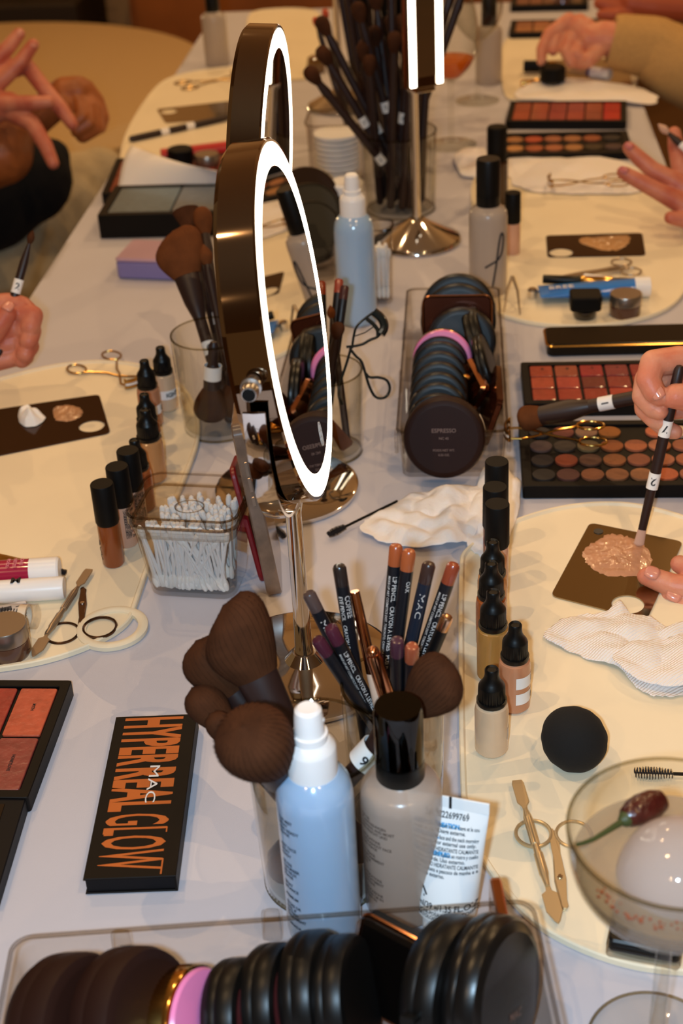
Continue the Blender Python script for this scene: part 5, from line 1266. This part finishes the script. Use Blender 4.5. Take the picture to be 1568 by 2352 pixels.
solo('cocktail', dr, thin('cloudy_drink', (.9, .85, .75), (.8, .72, .6), rough=.02, body=.42, bodycol='#cdbda6'), 'cloudy pale drink filling the coupe glass', 'drink', V3((cc_.x, cc_.y, 0)))
ice = MB().ball((0, 0, 0), .0295, 48)
solo('ice_ball', ice, thin('pale_ice', (.92, .9, .88), (.8, .76, .74), rough=.05, body=.55, bodycol='#e4d8d4'), 'large pale ice ball floating in the coupe glass', 'ice', V3((cc_.x + .003, cc_.y - .006, .1245)))
# chili
zc_ = lz + .0035
pth = [P(1480, 1865, zc_), P(1500, 1856, zc_), P(1532, 1838, zc_), P(1556, 1832, zc_)]
ch = thing('chili_pepper', 'small dark red dried chili with a green stem floating in the coupe glass', 'chili', P(1480, 1865, zc_)); o_ = P(1480, 1865, zc_)
pts = [P(x, y, zc_) - o_ for x, y in ((1432, 1884), (1440, 1878), (1455, 1868), (1475, 1858), (1500, 1846), (1520, 1838), (1529, 1834))]
part('pod', MB().tube(pts, [.0028, .0052, .0068, .0076, .0072, .0052, .0012], 14), mat('dried_chili', '#3a0d0c', .25, coat=.5, bump=(260, .0012), var=(120, .5, '#4a1810')), ch)
part('calyx', MB().tube([pts[0] + V3((-.002, -.001, 0)), pts[0], pts[1] * .6 + pts[0] * .4], [.0018, .0036, .0042], 10), mat('green_stem', '#3c4420', .5), ch)
part('stem', MB().tube([P(x, y, zc_ + dz) - o_ for x, y, dz in ((1325, 1940, .004), (1335, 1938, .003), (1362, 1928, .002), (1395, 1908, .001), (1430, 1886, 0))], [.0010, .0010, .0011, .0014, .0018], 8), mat('green_stem', '#4c5a26'), ch)
g = MB(); random.seed(5)
for k in range(70):
    a = random.uniform(3.6, 5.4); rr_ = .0405 + random.uniform(-.003, .003); zz = 0
    g.ball((rr_ * math.cos(a) * .96, rr_ * math.sin(a) * .96, lz + .0003), random.uniform(.0004, .0011), 6)
dress(part('spice_flakes', g, mat('orange_spice', '#9a4a1c', .6), None), 'orange spice flakes drifting at the front of the drink', 'spice', kind='stuff').location = (cc_.x, cc_.y, 0)
# black square under the coupe
MX, L_ = flat_frame((1388, 2202), (1500, 2224), MT); t = thing('eyeshadow_single', 'small square black case with a clear edge under the coupe bowl', 'case', MX)
part('clear_base', MB().prism(rr(.040, .034, .003), 0, .010, .001, Matrix.Translation((.020, .017, 0))), thin('clear_plastic_thick', (.85, .83, .8), (.3, .27, .24)), t)
part('black_top', MB().prism(rr(.038, .032, .003), .004, .013, .0012, Matrix.Translation((.020, .018, 0))), M_black, t)

# ================================================================== far glasses and bottles
def wine(px, py, label, h=.21, rf=.034, liquid=None, z=0., br=.040):
    t = thing('wine_glass', label, 'glass', XY(px, py, z, z), 'stemmed wine glasses')
    hb = h * .45
    pf_ = smoothp([(.0035, hb), (.016, hb + .006), (br * .85, hb + .028), (br, hb + .052), (br * .92, hb + .085), (br * .78, h)])
    part('bowl', MB().lathe([(0, hb - .001)] + pf_ + [(r - .0012, z_) for r, z_ in pf_[::-1]] + [(0, hb + .003)], 56), M_glass, t)
    part('stem', MB().lathe([(0, .004), (.005, .004), (.0034, .014), (.0034, hb - .006), (.006, hb), (0, hb)], 20), M_glass, t)
    part('foot', MB().lathe([(0, 0), (rf, 0), (rf, .0014), (.010, .003), (.004, .006), (0, .006)], 48), M_glass, t)
    if liquid:
        lq = MB().lathe([(0, hb + .004)] + [(r - .002, z_) for r, z_ in pf_ if hb + .004 < z_ < hb + .036] + [(0, hb + .036)], 48)
        solo('orange_drink', lq, thin('orange_liquid', (1.0, .55, .15), (.9, .4, .08), body=.45, bodycol='#f08a28'), 'orange drink in the front wine glass', 'drink', XY(px, py, z, z))
wine(1036, 333, 'wine glass with an orange drink right of the light strip mirror', .20, .036, True)
wine(1096, 232, 'empty-looking wine glass behind the one with the orange drink', .20, .034)
M_frost2 = thin('white_frosted', (.85, .82, .8), (.6, .55, .5), rough=.25, body=.8, bodycol='#cfc4ba')
pb = pump(1120, 672, 'tall frosted bottle with a black cap and a hand-drawn loop mark at the right', .150, M_frost2, r=.0205, capr=.0128, clearcap=False)
loopm = MB(); pts = smooth([(-.006, -.030, 0), (-.002, -.006, 0), (.001, .018, 0), (.004, .030, 0), (.008, .026, 0), (.006, .008, 0), (.001, .000, 0), (-.008, -.004, 0), (-.014, -.008, 0)], 2)
vs0 = MB().tube([(x, y, 0) for x, y, z in pts], .0011, 6)
loopm.add(*wrap((vs0.v, vs0.f), .0208, -1.05, .045)); part('drawn_mark', loopm, M_ink, pb, 'black hand-drawn loop')
roller(1176, 585, .075, PINK, 'slim beige bottle with a black cap beside the tall frosted bottle', zb=0)
t = thing('black_cap_bottle', 'black capped bottle standing just behind the tall frosted bottle', 'bottle', XY(1140, 470, 0, 0))
part('bottle_body', MB().lathe([(0, 0), (.014, 0), (.014, .055), (.010, .06), (0, .06)], 32), mat('dark_amber', '#3a2216', .2, coat=.5), t)
part('cap', MB().lathe([(0, .058), (.0125, .058), (.0125, .098), (.011, .10), (0, .10)], 32), M_blackm, t)
pump(1122, 190, 'frosted bottle with a black cap at the far right near the sweater sleeve', .135, M_frost2, r=.021, capr=.012, clearcap=False)
pump(500, 150, 'frosted bottle with a black cap at the far left corner of the table', .135, M_frost2, r=.021, capr=.012, clearcap=False)
# lilac box
MX, L_ = flat_frame((268, 640), (420, 646), 0); t = thing('lilac_box', 'small lilac box lying at the left behind the brush glass', 'box', MX)
part('box_body', MB().prism([(x + L_ / 2, y + .031) for x, y in rr(L_, .062, .006)], 0, .020, .002), mat('lilac', '#8078b0', .35, coat=.2), t)
part('box_lid', MB().prism([(x + L_ / 2, y + .031) for x, y in rr(L_ + .0005, .0625, .006)], .0202, .025, .002), mat('lilac_lid', '#b494a8', .3, coat=.3), t)
# cotton bud cup by the rear spray bottle
def mini_cup(px, py, label, w_, h, fill, z=0.):
    M_ = Matrix.Translation(XY(px, py, z, z)); t = bin_box('cotton_cup', w_, w_, h, w_ * .22, label, M_, .003, .0015, cat='cup', group='clear cups of cotton')
    return t
cj = mini_cup(873, 688, 'clear square cup of cotton buds right of the rear spray bottle', .034, .085, .06)
cm = XY(873, 688, 0, 0)
for i in range(24):
    A = V3((cm.x + ((i % 5) - 2) * .0045, cm.y + ((i // 5) - 2) * .0045, .005)); d = V3((random.gauss(0, .05), random.gauss(0, .05), 1))
    t = thing('cotton_bud', 'cotton bud standing in the narrow clear cup beside the rear spray bottle', 'cotton bud', frame(A, d), 'cotton buds in the narrow cup'); part('stick', bs, M_white, t); part('cotton_tips', bt, M_cotton, t)
fj = mini_cup(778, 415, 'clear lidded box of cotton pads behind the rear spray bottle', .078, .085, .06)
fc = XY(778, 415, 0, 0)
for k in range(9):
    solo('cotton_pad', MB().lathe([(0, 0), (.030, 0), (.031, .0028), (.030, .0056), (0, .0056)], 32), M_cotton, 'round cotton pad in the stack inside the lidded box', 'cotton pad', Matrix.Translation((fc.x, fc.y, .006 + k * .0068)), 'cotton pads in the lidded box')
# dark compact stack behind the front mirror, white capped tube
for k, (px, py, r, lb) in enumerate(((704, 405, .040, 'dark brown compact standing on edge right of the mirrors'), (712, 440, .038, 'black compact just in front of the dark brown one right of the mirrors'), (716, 480, .036, 'lower black compact right of the mirror light'))):
    disc(P(px, py + 55, .042), V3((.15, -.8, .5)), r, .02, M_brown if k == 0 else M_black, lb)
bk = thing('acrylic_organiser', 'narrow clear box of compacts half hidden by the front mirror', 'organiser', XY(700, 560, 0, 0), 'clear acrylic organisers')
part('walls', MB().rings([ringz(.092, .26, .01, 0), ringz(.094, .264, .01, .045), ringz(.092, .262, .01, .045), ringz(.090, .258, .01, .004)]), M_clear, bk)
t = thing('white_capped_jar', 'dark blue jar with a white lid behind the rear spray bottle', 'jar', XY(800, 520, 0, 0))
part('jar_body', MB().lathe([(0, 0), (.019, 0), (.019, .045), (0, .045)], 32), mat('navy_jar', '#1c1428', .3), t)
part('lid', MB().lathe([(0, .045), (.0215, .045), (.0215, .056), (.019, .058), (0, .058)], 32), M_white, t)
# red tube, black jar, grey jar on upper left mat
MX, L_ = lying((372, 375), (560, 352), MT); t = thing('red_tube', 'bright red tube lying on the upper left mat', 'tube', MX)
part('tube_body', MB().lathe([(0, 0), (.010, 0), (.0102, L_), (0, L_)], 28, RX(.0102)), mat('bright_red', '#b81818', .35), t)
t = thing('black_lidded_jar', 'black-lidded jar beside the red tube at the upper left', 'jar', XY(418, 392, MT, MT))
part('jar_body', MB().lathe([(0, 0), (.015, 0), (.015, .014), (0, .014)], 28), mat('dark_gel', '#1a1614'), t); part('lid', MB().lathe([(0, .014), (.018, .014), (.018, .030), (.016, .032), (0, .032)], 28), M_blackm, t)
jar_(478, 395, 'silver-lidded jar beside the red tube at the upper left', .017, .026)
# far brush and pencil holder cluster
C6 = XY(868, 150, .10)
tumbler(C6, .050, .052, .10, 'clear holder packed with dark pencils and brushes at the far end')
random.seed(21)
for k in range(22):
    a = random.random() * 2 * PI; q = random.random() ** .5; b = V3((C6.x + .035 * q * math.cos(a), C6.y + .035 * q * math.sin(a), .008)); tp = V3((C6.x + .035 * math.cos(a) * q * 2.1, C6.y + .06 * math.sin(a) * q, .19 + random.random() * .06))
    L = (tp - b).length
    t = thing('pencil', 'dark pencil crowded in the holder at the far end', 'pencil', frame(b, tp - b), 'dark pencils and brushes in the far holder')
    part('barrel', MB().lathe([(0, 0), (.0044, 0), (.0048, L - .014), (0, L - .014)], 12), M_handle if k % 2 else M_blackm, t)
    part('end_cap', MB().lathe([(0, L - .014), (.0050, L - .014), (.0046, L - .001), (0, L)], 12), mat('pencil_end_c0482a', '#c0482a', .4) if k % 3 == 0 else M_bristle, t)
C7 = XY(752, 190, .09)
for (x, y, c) in ((722, 38, 'red-tipped dark brush leaning left at the far end'), (745, 20, 'dark brush handle rising at the far end left of the pole')):
    brush(V3((C7.x + .03, C7.y, .01)), P(x, y, .17), c, .0045, 'dome', .015, .005, None, .004, .02, mb=mat('pencil_end_c0482a', '#c0482a', .4))
part_ = solo('amber_jar', MB().lathe([(0, 0), (.014, 0), (.017, .010), (.014, .024), (.008, .027), (0, .027)], 28), mat('amber_glass', '#6a4a1c', .12, coat=1), 'small round amber jar right of the rear ring mirror', 'jar', XY(727, 165, 0, 0))
# items under the sweater hand
mtube((1202, 160), (1275, 160), MT + .006, [(0, .75, 1.7, M_blackm, 'cap'), (.75, 1., 1.6, M_gold, 'collar')], 'thick black tube cap below the ribbed sweater hand', 'black_tube', cat='tube')
mtube((1290, 165), (1400, 180), MT + .008, [(0, .55, 1.3, mat('beige_barrel', '#c8a070', .4), 'barrel'), (.55, .62, 1.4, mat('purple_band', '#3a2a70', .4), 'band'), (.62, 1., 1.7, M_white, 'cap')], 'beige tube with a purple band and a white cap near the sweater hand', 'beige_tube', cat='tube')
mtube((1196, 200), (1300, 192), MT, [(0, .4, 1.0, M_gold, 'handle'), (.4, 1., 1.2, mat('purple_barrel', '#2c2048', .35), 'barrel')], 'gold and purple tube at the front of the far right pile', 'purple_tube', cat='tube')
t = thing('black_lidded_jar', 'black-lidded jar in front of the far right pile', 'jar', XY(1268, 205, MT, MT))
part('jar_body', MB().lathe([(0, 0), (.014, 0), (.014, .014), (0, .014)], 28), mat('dark_gel', '#1a1614'), t); part('lid', MB().lathe([(0, .014), (.020, .014), (.020, .034), (.018, .036), (0, .036)], 28), M_blackm, t)
steel_plate('steel plate under the far right pile beside the napkin', [(1260, 140), (1440, 135), (1452, 200), (1270, 200)], (1425, 150), .012, None)
solo('shiny_lid', MB().lathe([(0, 0), (.02, 0), (.02, .008), (.015, .014), (0, .016)], 28), M_chrome, 'shiny chrome lid catching the light at the top right', 'lid', XY(1292, 12, 0, .01))

# ================================================================== people (hands and sleeves at the table)
def flesh(name, chains, m, parent, vox=.0011, smooth_=5):
    """chains of (point, radius) swept as tapered capsules, fused into one continuous surface"""
    g = MB()
    for ch in chains:
        for (a, ra), (b, rb) in zip(ch, ch[1:]):
            a, b = V3(a), V3(b); d = b - a; L = d.length
            if L < 1e-5: continue
            pr = [(0, -ra)]
            for k in range(1, 5): t = -PI / 2 + PI / 2 * k / 4; pr.append((ra * math.cos(t), ra * math.sin(t)))
            for k in range(0, 4): t = PI / 2 * k / 4; pr.append((rb * math.cos(t), L + rb * math.sin(t)))
            pr.append((0, L + rb)); g.lathe(pr, 16, frame(a, d))
    me = g.mesh(name); o = bpy.data.objects.new('tmp', me); COL.objects.link(o)
    r = o.modifiers.new('r', 'REMESH'); r.mode = 'VOXEL'; r.voxel_size = vox; r.use_smooth_shade = True
    s = o.modifiers.new('s', 'SMOOTH'); s.factor = .5; s.iterations = smooth_
    out = evalmesh(o); bpy.data.objects.remove(o); bpy.data.meshes.remove(me); out.name = name
    out.materials.clear(); out.shade_smooth()
    return part(name, out, m, parent)
def nail(parent, tip, prev, up, s=.0052, m=None, name='fingernail'):
    """small curved plate on the back of a fingertip"""
    tip, prev, up = V3(tip), V3(prev), V3(up); d = (tip - prev).normalized(); up = (up - d * up.dot(d)).normalized(); sd = d.cross(up)
    vs = []; fs = []; R_ = s * 1.15
    for j in range(7):
        for i in range(9):
            v = (j / 6) * 2 - 1; a = (i / 8 * 2 - 1) * 1.0; w_ = 1 - .18 * v * v
            vs.append(tuple(tip + d * (s * 1.05 * v * (1 - .12 * (a * a))) + sd * (.0080 * math.sin(a * .75) * w_) + up * (.0080 * math.cos(a * .75) - .0001 - .0006 * max(0, v))))
    for j in range(6):
        for i in range(8): fs.append((j * 9 + i, j * 9 + i + 1, (j + 1) * 9 + i + 1, (j + 1) * 9 + i))
    o = part(name, MB().add(vs, fs), m or M_nail, parent); md = o.modifiers.new('t', 'SOLIDIFY'); md.thickness = .0006; return o
VIEW = ROT @ V3((0, 0, 1))            # towards the camera
def dep(px, py, z): return (P(px, py, z) - CAMP).dot(-VIEW)
def person(label): return thing('person', label, 'person', Matrix.Identity(4))
def chain(spec, d0): return [(D(x, y, d0 + dz), r) for x, y, dz, r in spec]

# 1 --- right hand holding the brush over the lip palette
bd = dep(1534, 935, .118)
pr1 = person('right hand at the right edge holding the thin brush over the steel plate')
idx = [(1640, 838, .010, .0115), (1560, 826, .004, .0105), (1500, 834, .000, .0102), (1488, 872, -.003, .0092), (1502, 900, -.004, .0084), (1514, 912, -.003, .0070)]
mid = [(1640, 880, .020, .0115), (1560, 868, .016, .0100), (1486, 872, .012, .0098), (1478, 910, .010, .0090), (1500, 936, .006, .0082), (1514, 944, .004, .0068)]
rng = [(1640, 920, .028, .0110), (1560, 900, .026, .0098), (1484, 905, .022, .0094), (1482, 938, .019, .0086), (1504, 962, .014, .0078), (1520, 970, .012, .0064)]
lit = [(1640, 950, .036, .0105), (1570, 935, .034, .0090), (1510, 942, .030, .0082), (1510, 968, .026, .0076), (1532, 988, .022, .0068), (1550, 992, .020, .0058)]
thb = [(1680, 930, .004, .0130), (1610, 925, .000, .0125), (1572, 912, -.004, .0105), (1552, 910, -.005, .0098), (1543, 914, -.005, .0080)]
plm = [(1640, 850, .016, .017), (1650, 925, .026, .019), (1720, 900, .02, .024), (1860, 900, .02, .024), (2100, 910, .02, .027)]
web = [(1640, 880, .02, .016), (1680, 930, .01, .016), (1720, 900, .02, .022)]
flesh('hand', [chain(c, bd) for c in (idx, mid, rng, lit, thb, plm, web)], M_skin, pr1, .0009)
nail(pr1, D(1508, 904, bd - .0045), D(1494, 880, bd - .003), VIEW + ROT @ V3((-.3, .3, 0)), .0052)
# 2 --- fingertips resting on the plate
pr2 = person('hand with fingertips touching the edge of the right steel plate')
d2 = dep(1476, 1324, .012)
f1 = [(1484, 1324, 0, .0070), (1510, 1332, -.002, .0084), (1545, 1345, -.006, .0090), (1600, 1352, -.010, .0100), (1680, 1350, -.008, .0112)]
f2 = [(1538, 1378, -.004, .0072), (1552, 1388, -.006, .0084), (1585, 1398, -.010, .0092), (1640, 1400, -.012, .0102), (1700, 1392, -.008, .0112)]
f3 = [(1560, 1296, .004, .0070), (1580, 1305, .0, .0084), (1620, 1312, -.006, .0095), (1690, 1318, -.006, .0112)]
f4 = [(1600, 1440, -.006, .0066), (1620, 1446, -.008, .0078), (1660, 1440, -.012, .0088), (1710, 1425, -.008, .0102)]
th = [(1640, 1250, .006, .0095), (1680, 1262, .004, .0105), (1740, 1300, .0, .013), (1800, 1350, 0, .02)]
pm = [(1700, 1340, -.018, .018), (1720, 1400, -.020, .018), (1800, 1370, -.034, .024), (1960, 1370, -.055, .024), (2200, 1370, -.08, .027)]
flesh('hand', [chain(c, d2) for c in (f1, f2, f3, f4, th, pm, [(1690, 1318, -.006, .0112), (1720, 1400, -.014, .018)])], M_skin, pr2, .0009)
nail(pr2, D(1494, 1322, d2 - .0025), D(1516, 1330, d2 - .004), VIEW + ROT @ V3((0, .5, 0)), .0050)
nail(pr2, D(1544, 1372, d2 - .0065), D(1566, 1384, d2 - .008), VIEW + ROT @ V3((-.2, .5, 0)), .0052)
# 3 --- spread hand with brush, right
pr3 = person('spread fingers at the right edge holding up a small brush above the napkin')
d3 = dep(1500, 400, .07)
a_ = [(1444, 340, 0, .0078), (1466, 362, 0, .0092), (1500, 392, 0, .0102), (1540, 412, 0, .0112), (1590, 445, 0, .0130)]
b_ = [(1430, 396, -.01, .0076), (1460, 412, -.01, .0092), (1505, 436, -.01, .0100), (1545, 458, -.008, .0112), (1600, 490, -.005, .0130)]
c_ = [(1548, 306, .01, .0080), (1552, 335, .01, .0098), (1562, 380, .008, .0112), (1600, 430, .004, .0140)]
e_ = [(1570, 350, .018, .0080), (1590, 380, .014, .0100), (1620, 430, .008, .0120)]
g_ = [(1540, 500, -.016, .0078), (1570, 505, -.014, .0092), (1620, 520, -.008, .0110)]
p_ = [(1600, 440, 0, .020), (1620, 500, 0, .022), (1680, 500, 0, .026), (1800, 520, 0, .026), (1950, 560, 0, .03)]
flesh('hand', [chain(c, d3) for c in (a_, b_, c_, e_, g_, p_)], M_skin3, pr3, .0014)
nail(pr3, D(1442, 342, d3 - .0008), D(1466, 362, d3 - .005), VIEW + ROT @ V3((.0, .6, 0)), .0048, mat('pink_nail', '#b8686a', .2))
nail(pr3, D(1430, 398, d3 - .0108), D(1460, 412, d3 - .015), VIEW + ROT @ V3((.0, .6, 0)), .0048, mat('pink_nail', '#b8686a', .2))
brush(D(1640, 400, d3 - .014), D(1510, 284, d3 - .004), 'dark brush held between fingers at the upper right edge', .0042, 'point', .016, .0045, None, .0045, .022, ['', ], .52, mb=mat('white_bristle', '#c8a08a'), group='brushes held by people')
# 4 --- sweater arm reaching over the far right pile
pr4 = person('arm in a cream ribbed sweater reaching over the far right pile')
d4 = dep(1330, 110, .06)
i4 = [(1243, 140, .0, .0078), (1244, 112, .0, .0090), (1262, 78, .0, .0105), (1306, 48, 0, .013)]
m4 = [(1270, 118, .0, .0075), (1275, 92, .0, .0090), (1295, 65, .006, .011), (1330, 50, .006, .013)]
k4 = [(1312, 142, -.004, .010), (1300, 118, -.004, .0105), (1310, 90, 0, .0125), (1345, 62, 0, .015)]
l4 = [(1345, 140, -.006, .0095), (1322, 122, -.008, .010), (1330, 98, 0, .012), (1365, 75, 0, .015)]
t4 = [(1330, 145, .0, .010), (1352, 138, -.01, .012), (1375, 112, -.006, .014), (1395, 95, 0, .018)]
p4 = [(1325, 62, 0, .017), (1350, 90, 0, .022), (1385, 88, 0, .027), (1430, 95, 0, .028), (1560, 115, 0, .03)]
flesh('hand', [chain(c, d4) for c in (i4, m4, k4, l4, t4, p4)], M_skin, pr4, .0016)
knit = mat('cream_knit', '#cfa468', .95, bump=(900, .0012), var=(300, .15))
def sleeve(parent, spec, d0, m, ribs=60, amp=.0022, name='sleeve', rim=True):
    pts = [(D(x, y, d0 + dz), r) for x, y, dz, r in spec]; R = []; n = 72; prev = None
    fine = []
    for (a, ra), (b, rb) in zip(pts, pts[1:]):
        for k in range(8): fine.append((V3(a).lerp(b, k / 8), ra + (rb - ra) * k / 8))
    fine.append(pts[-1])
    up = VIEW
    for i, (p, r) in enumerate(fine):
        t = (fine[min(i + 1, len(fine) - 1)][0] - fine[max(i - 1, 0)][0]).normalized(); u = (up - t * up.dot(t)).normalized(); w_ = t.cross(u)
        row = []
        for k in range(n):
            a = 2 * PI * k / n; q = r * (1 + .05 * noise.noise(p * 25 + V3((k * .12, 0, 0)))) + (amp if k % 2 else 0)
            row.append(tuple(p + (u * math.cos(a) * .8 + w_ * math.sin(a)) * q))
        R.append(row)
    ins = [[tuple(fine[0][0] + (V3(q) - fine[0][0]) * .88 + (fine[2][0] - fine[0][0]) * .3) for q in R[0]]]
    return part(name, MB().rings(ins + R, caps=(False, True)), m, parent, ang=80)
sleeve(pr4, [(1402, 92, 0, .037), (1420, 96, 0, .041), (1500, 110, 0, .046), (1560, 150, 0, .056), (1700, 200, 0, .07), (1950, 260, 0, .08)], d4, knit)
# 5 --- reddish hand with a brown sleeve in the top right corner
pr5 = person('reddish hand with a brown knit sleeve in the top right corner')
d5 = dep(1420, 30, .07)
flesh('hand', [chain(c, d5) for c in ([(1376, 8, 0, .010), (1400, 14, 0, .012), (1440, 22, 0, .016)], [(1384, -12, 0, .010), (1410, -8, 0, .012), (1450, 8, 0, .016)], [(1392, 26, 0, .009), (1420, 28, 0, .012), (1450, 26, 0, .016)], [(1400, -30, 0, .010), (1440, -20, 0, .013), (1470, 0, 0, .018)], [(1380, 34, -.01, .0085), (1410, 36, -.01, .011), (1450, 34, 0, .016)], [(1450, 8, 0, .026), (1500, 15, 0, .028), (1600, 20, 0, .028)])], mat('reddish_skin', '#a85030', .5, sss=.2), pr5, .002)
sleeve(pr5, [(1500, 22, .02, .040), (1560, 30, .02, .045), (1700, 40, .02, .05), (1900, 60, .02, .05)], d5, mat('brown_knit', '#7a4a26', .95), amp=.002)
# 6 --- left hand with brush at the left edge
pr6 = person('hand at the left edge holding a thin brush over the table')
d6 = dep(30, 760, .09)
def L6(*s): return chain(s, d6)
flesh('hand', [L6((72, 722, .0, .0090), (50, 704, .0, .0100), (15, 698, .0, .0105), (-40, 712, .0, .0125), (-90, 750, 0, .016)),
               L6((70, 750, -.006, .0092), (76, 725, -.004, .0095), (40, 716, .0, .0105), (-30, 735, .0, .0125), (-90, 760, 0, .016)),
               L6((66, 782, -.004, .0090), (72, 760, .0, .0095), (40, 752, .004, .0105), (-30, 765, .0, .0125), (-90, 780, 0, .016)),
               L6((58, 812, .0, .0086), (68, 795, .004, .0092), (38, 785, .008, .0102), (-30, 795, .004, .0120), (-90, 800, 0, .016)),
               L6((50, 826, .006, .0082), (58, 818, .008, .0086), (25, 820, .010, .0100), (-30, 830, .006, .0115), (-90, 815, 0, .016)),
               L6((14, 722, -.014, .0090), (0, 742, -.014, .0105), (-30, 775, -.010, .0130), (-80, 800, -.004, .018)),
               L6((-90, 750, 0, .020), (-90, 815, 0, .020), (-150, 790, 0, .026), (-300, 800, 0, .026), (-520, 830, 0, .03))], M_skin3, pr6, .0013)
nail(pr6, D(20, 712, d6 - .0142), D(8, 728, d6 - .018), VIEW + ROT @ V3((0, .3, 0)), .0048)
brush(D(-14, 850, d6 + .002), D(76, 528, d6 - .008), 'thin brush with white bands held up by the hand at the left edge', .0042, 'point', .012, .0035, None, .0040, .03, ['4', '2'], (.34, .60), group='brushes held by people')
# 7 --- pink open hand and tanned fist at the upper left
pr7 = person('pink open hand with spread fingers at the upper left')
d7 = dep(60, 230, .10)
def L7(*s): return chain(s, d7)
flesh('hand', [L7((44, 78, 0, .0085), (20, 108, 0, .0102), (-20, 150, .0, .0118), (-60, 200, 0, .015)),
               L7((76, 103, -.012, .0085), (50, 140, -.012, .0102), (10, 178, -.008, .0115), (-50, 225, 0, .016)),
               L7((166, 286, .012, .0085), (140, 250, .010, .0105), (95, 195, .008, .0110), (60, 150, .010, .0115), (20, 160, .01, .0140), (-40, 210, 0, .018)),
               L7((112, 234, -.02, .0085), (80, 236, -.02, .0100), (35, 238, -.015, .0115), (-30, 240, 0, .018)),
               L7((122, 375, -.010, .0086), (105, 335, -.010, .0104), (75, 285, -.008, .0116), (30, 255, 0, .016)),
               L7((-60, 200, 0, .02), (-30, 250, 0, .025), (20, 240, 0, .018)), L7((-30, 230, 0, .028), (-140, 230, 0, .030), (-300, 260, 0, .03), (-520, 320, 0, .035))], M_skin3, pr7, .0015)
nail(pr7, D(76, 104, d7 - .0122), D(55, 132, d7 - .018), VIEW + ROT @ V3((.4, 0, 0)), .0048)
nail(pr7, D(46, 76, d7 - .0005), D(25, 102, d7 - .0005), VIEW + ROT @ V3((.4, 0, 0)), .0048)
pr8 = person('tanned fist and arm with black and grey clothing at the upper left')
d8 = dep(190, 260, .06)
def L8(*s): return chain(s, d8)
flesh('hand', [L8((190, 312, -.004, .0105), (222, 292, -.004, .0110), (220, 252, 0, .0120), (190, 215, 0, .0150)),
               L8((178, 300, -.012, .0105), (206, 284, -.012, .0110), (204, 245, -.006, .0120), (175, 215, 0, .0150)),
               L8((176, 280, -.018, .0100), (190, 268, -.018, .0105), (186, 236, -.010, .0118), (160, 215, 0, .0150)),
               L8((230, 292, .006, .0095), (236, 270, .006, .0100), (222, 232, .006, .0115), (195, 205, 0, .0150)),
               L8((150, 262, -.016, .0100), (150, 240, -.012, .0115), (140, 220, -.004, .0140)),
               L8((180, 210, 0, .022), (150, 215, .004, .024), (60, 290, .03, .026), (-60, 350, .05, .030), (-240, 420, .06, .036))], M_skin2, pr8, .0018)
flesh('forearm', [L8((20, 280, .02, .040), (0, 350, .02, .048), (-120, 380, .02, .055), (-300, 420, .02, .06))], M_skin2, pr8, .003)
blk_f = mat('black_fabric', '#0d0b0b', .95)
dz = dep(60, 420, -.10)
flesh('black_top', [[(D(120, 360, dz), .030), (D(60, 410, dz), .075), (D(-40, 440, dz), .10), (D(-260, 470, dz + .02), .13)], [(D(0, 330, dz), .05), (D(-60, 420, dz), .09)]], blk_f, pr8, .006, 8)
lap = mat('grey_beige_fabric', '#c4b08c', .95, bump=(60, .004, (1, 1, .3)), var=(10, .35, '#948468'))
dz = dep(100, 520, -.22)
flesh('lap_cloth', [[(D(230, 400, dz + .08), .05), (D(120, 480, dz + .04), .10), (D(40, 560, dz), .12), (D(-60, 640, dz), .14), (D(-300, 700, dz), .16)], [(D(180, 470, dz + .05), .06), (D(90, 580, dz), .09), (D(20, 680, dz - .02), .10)], [(D(230, 380, dz + .12), .03), (D(60, 470, dz + .05), .05), (D(-80, 560, dz), .06)]], lap, pr8, .007, 6)
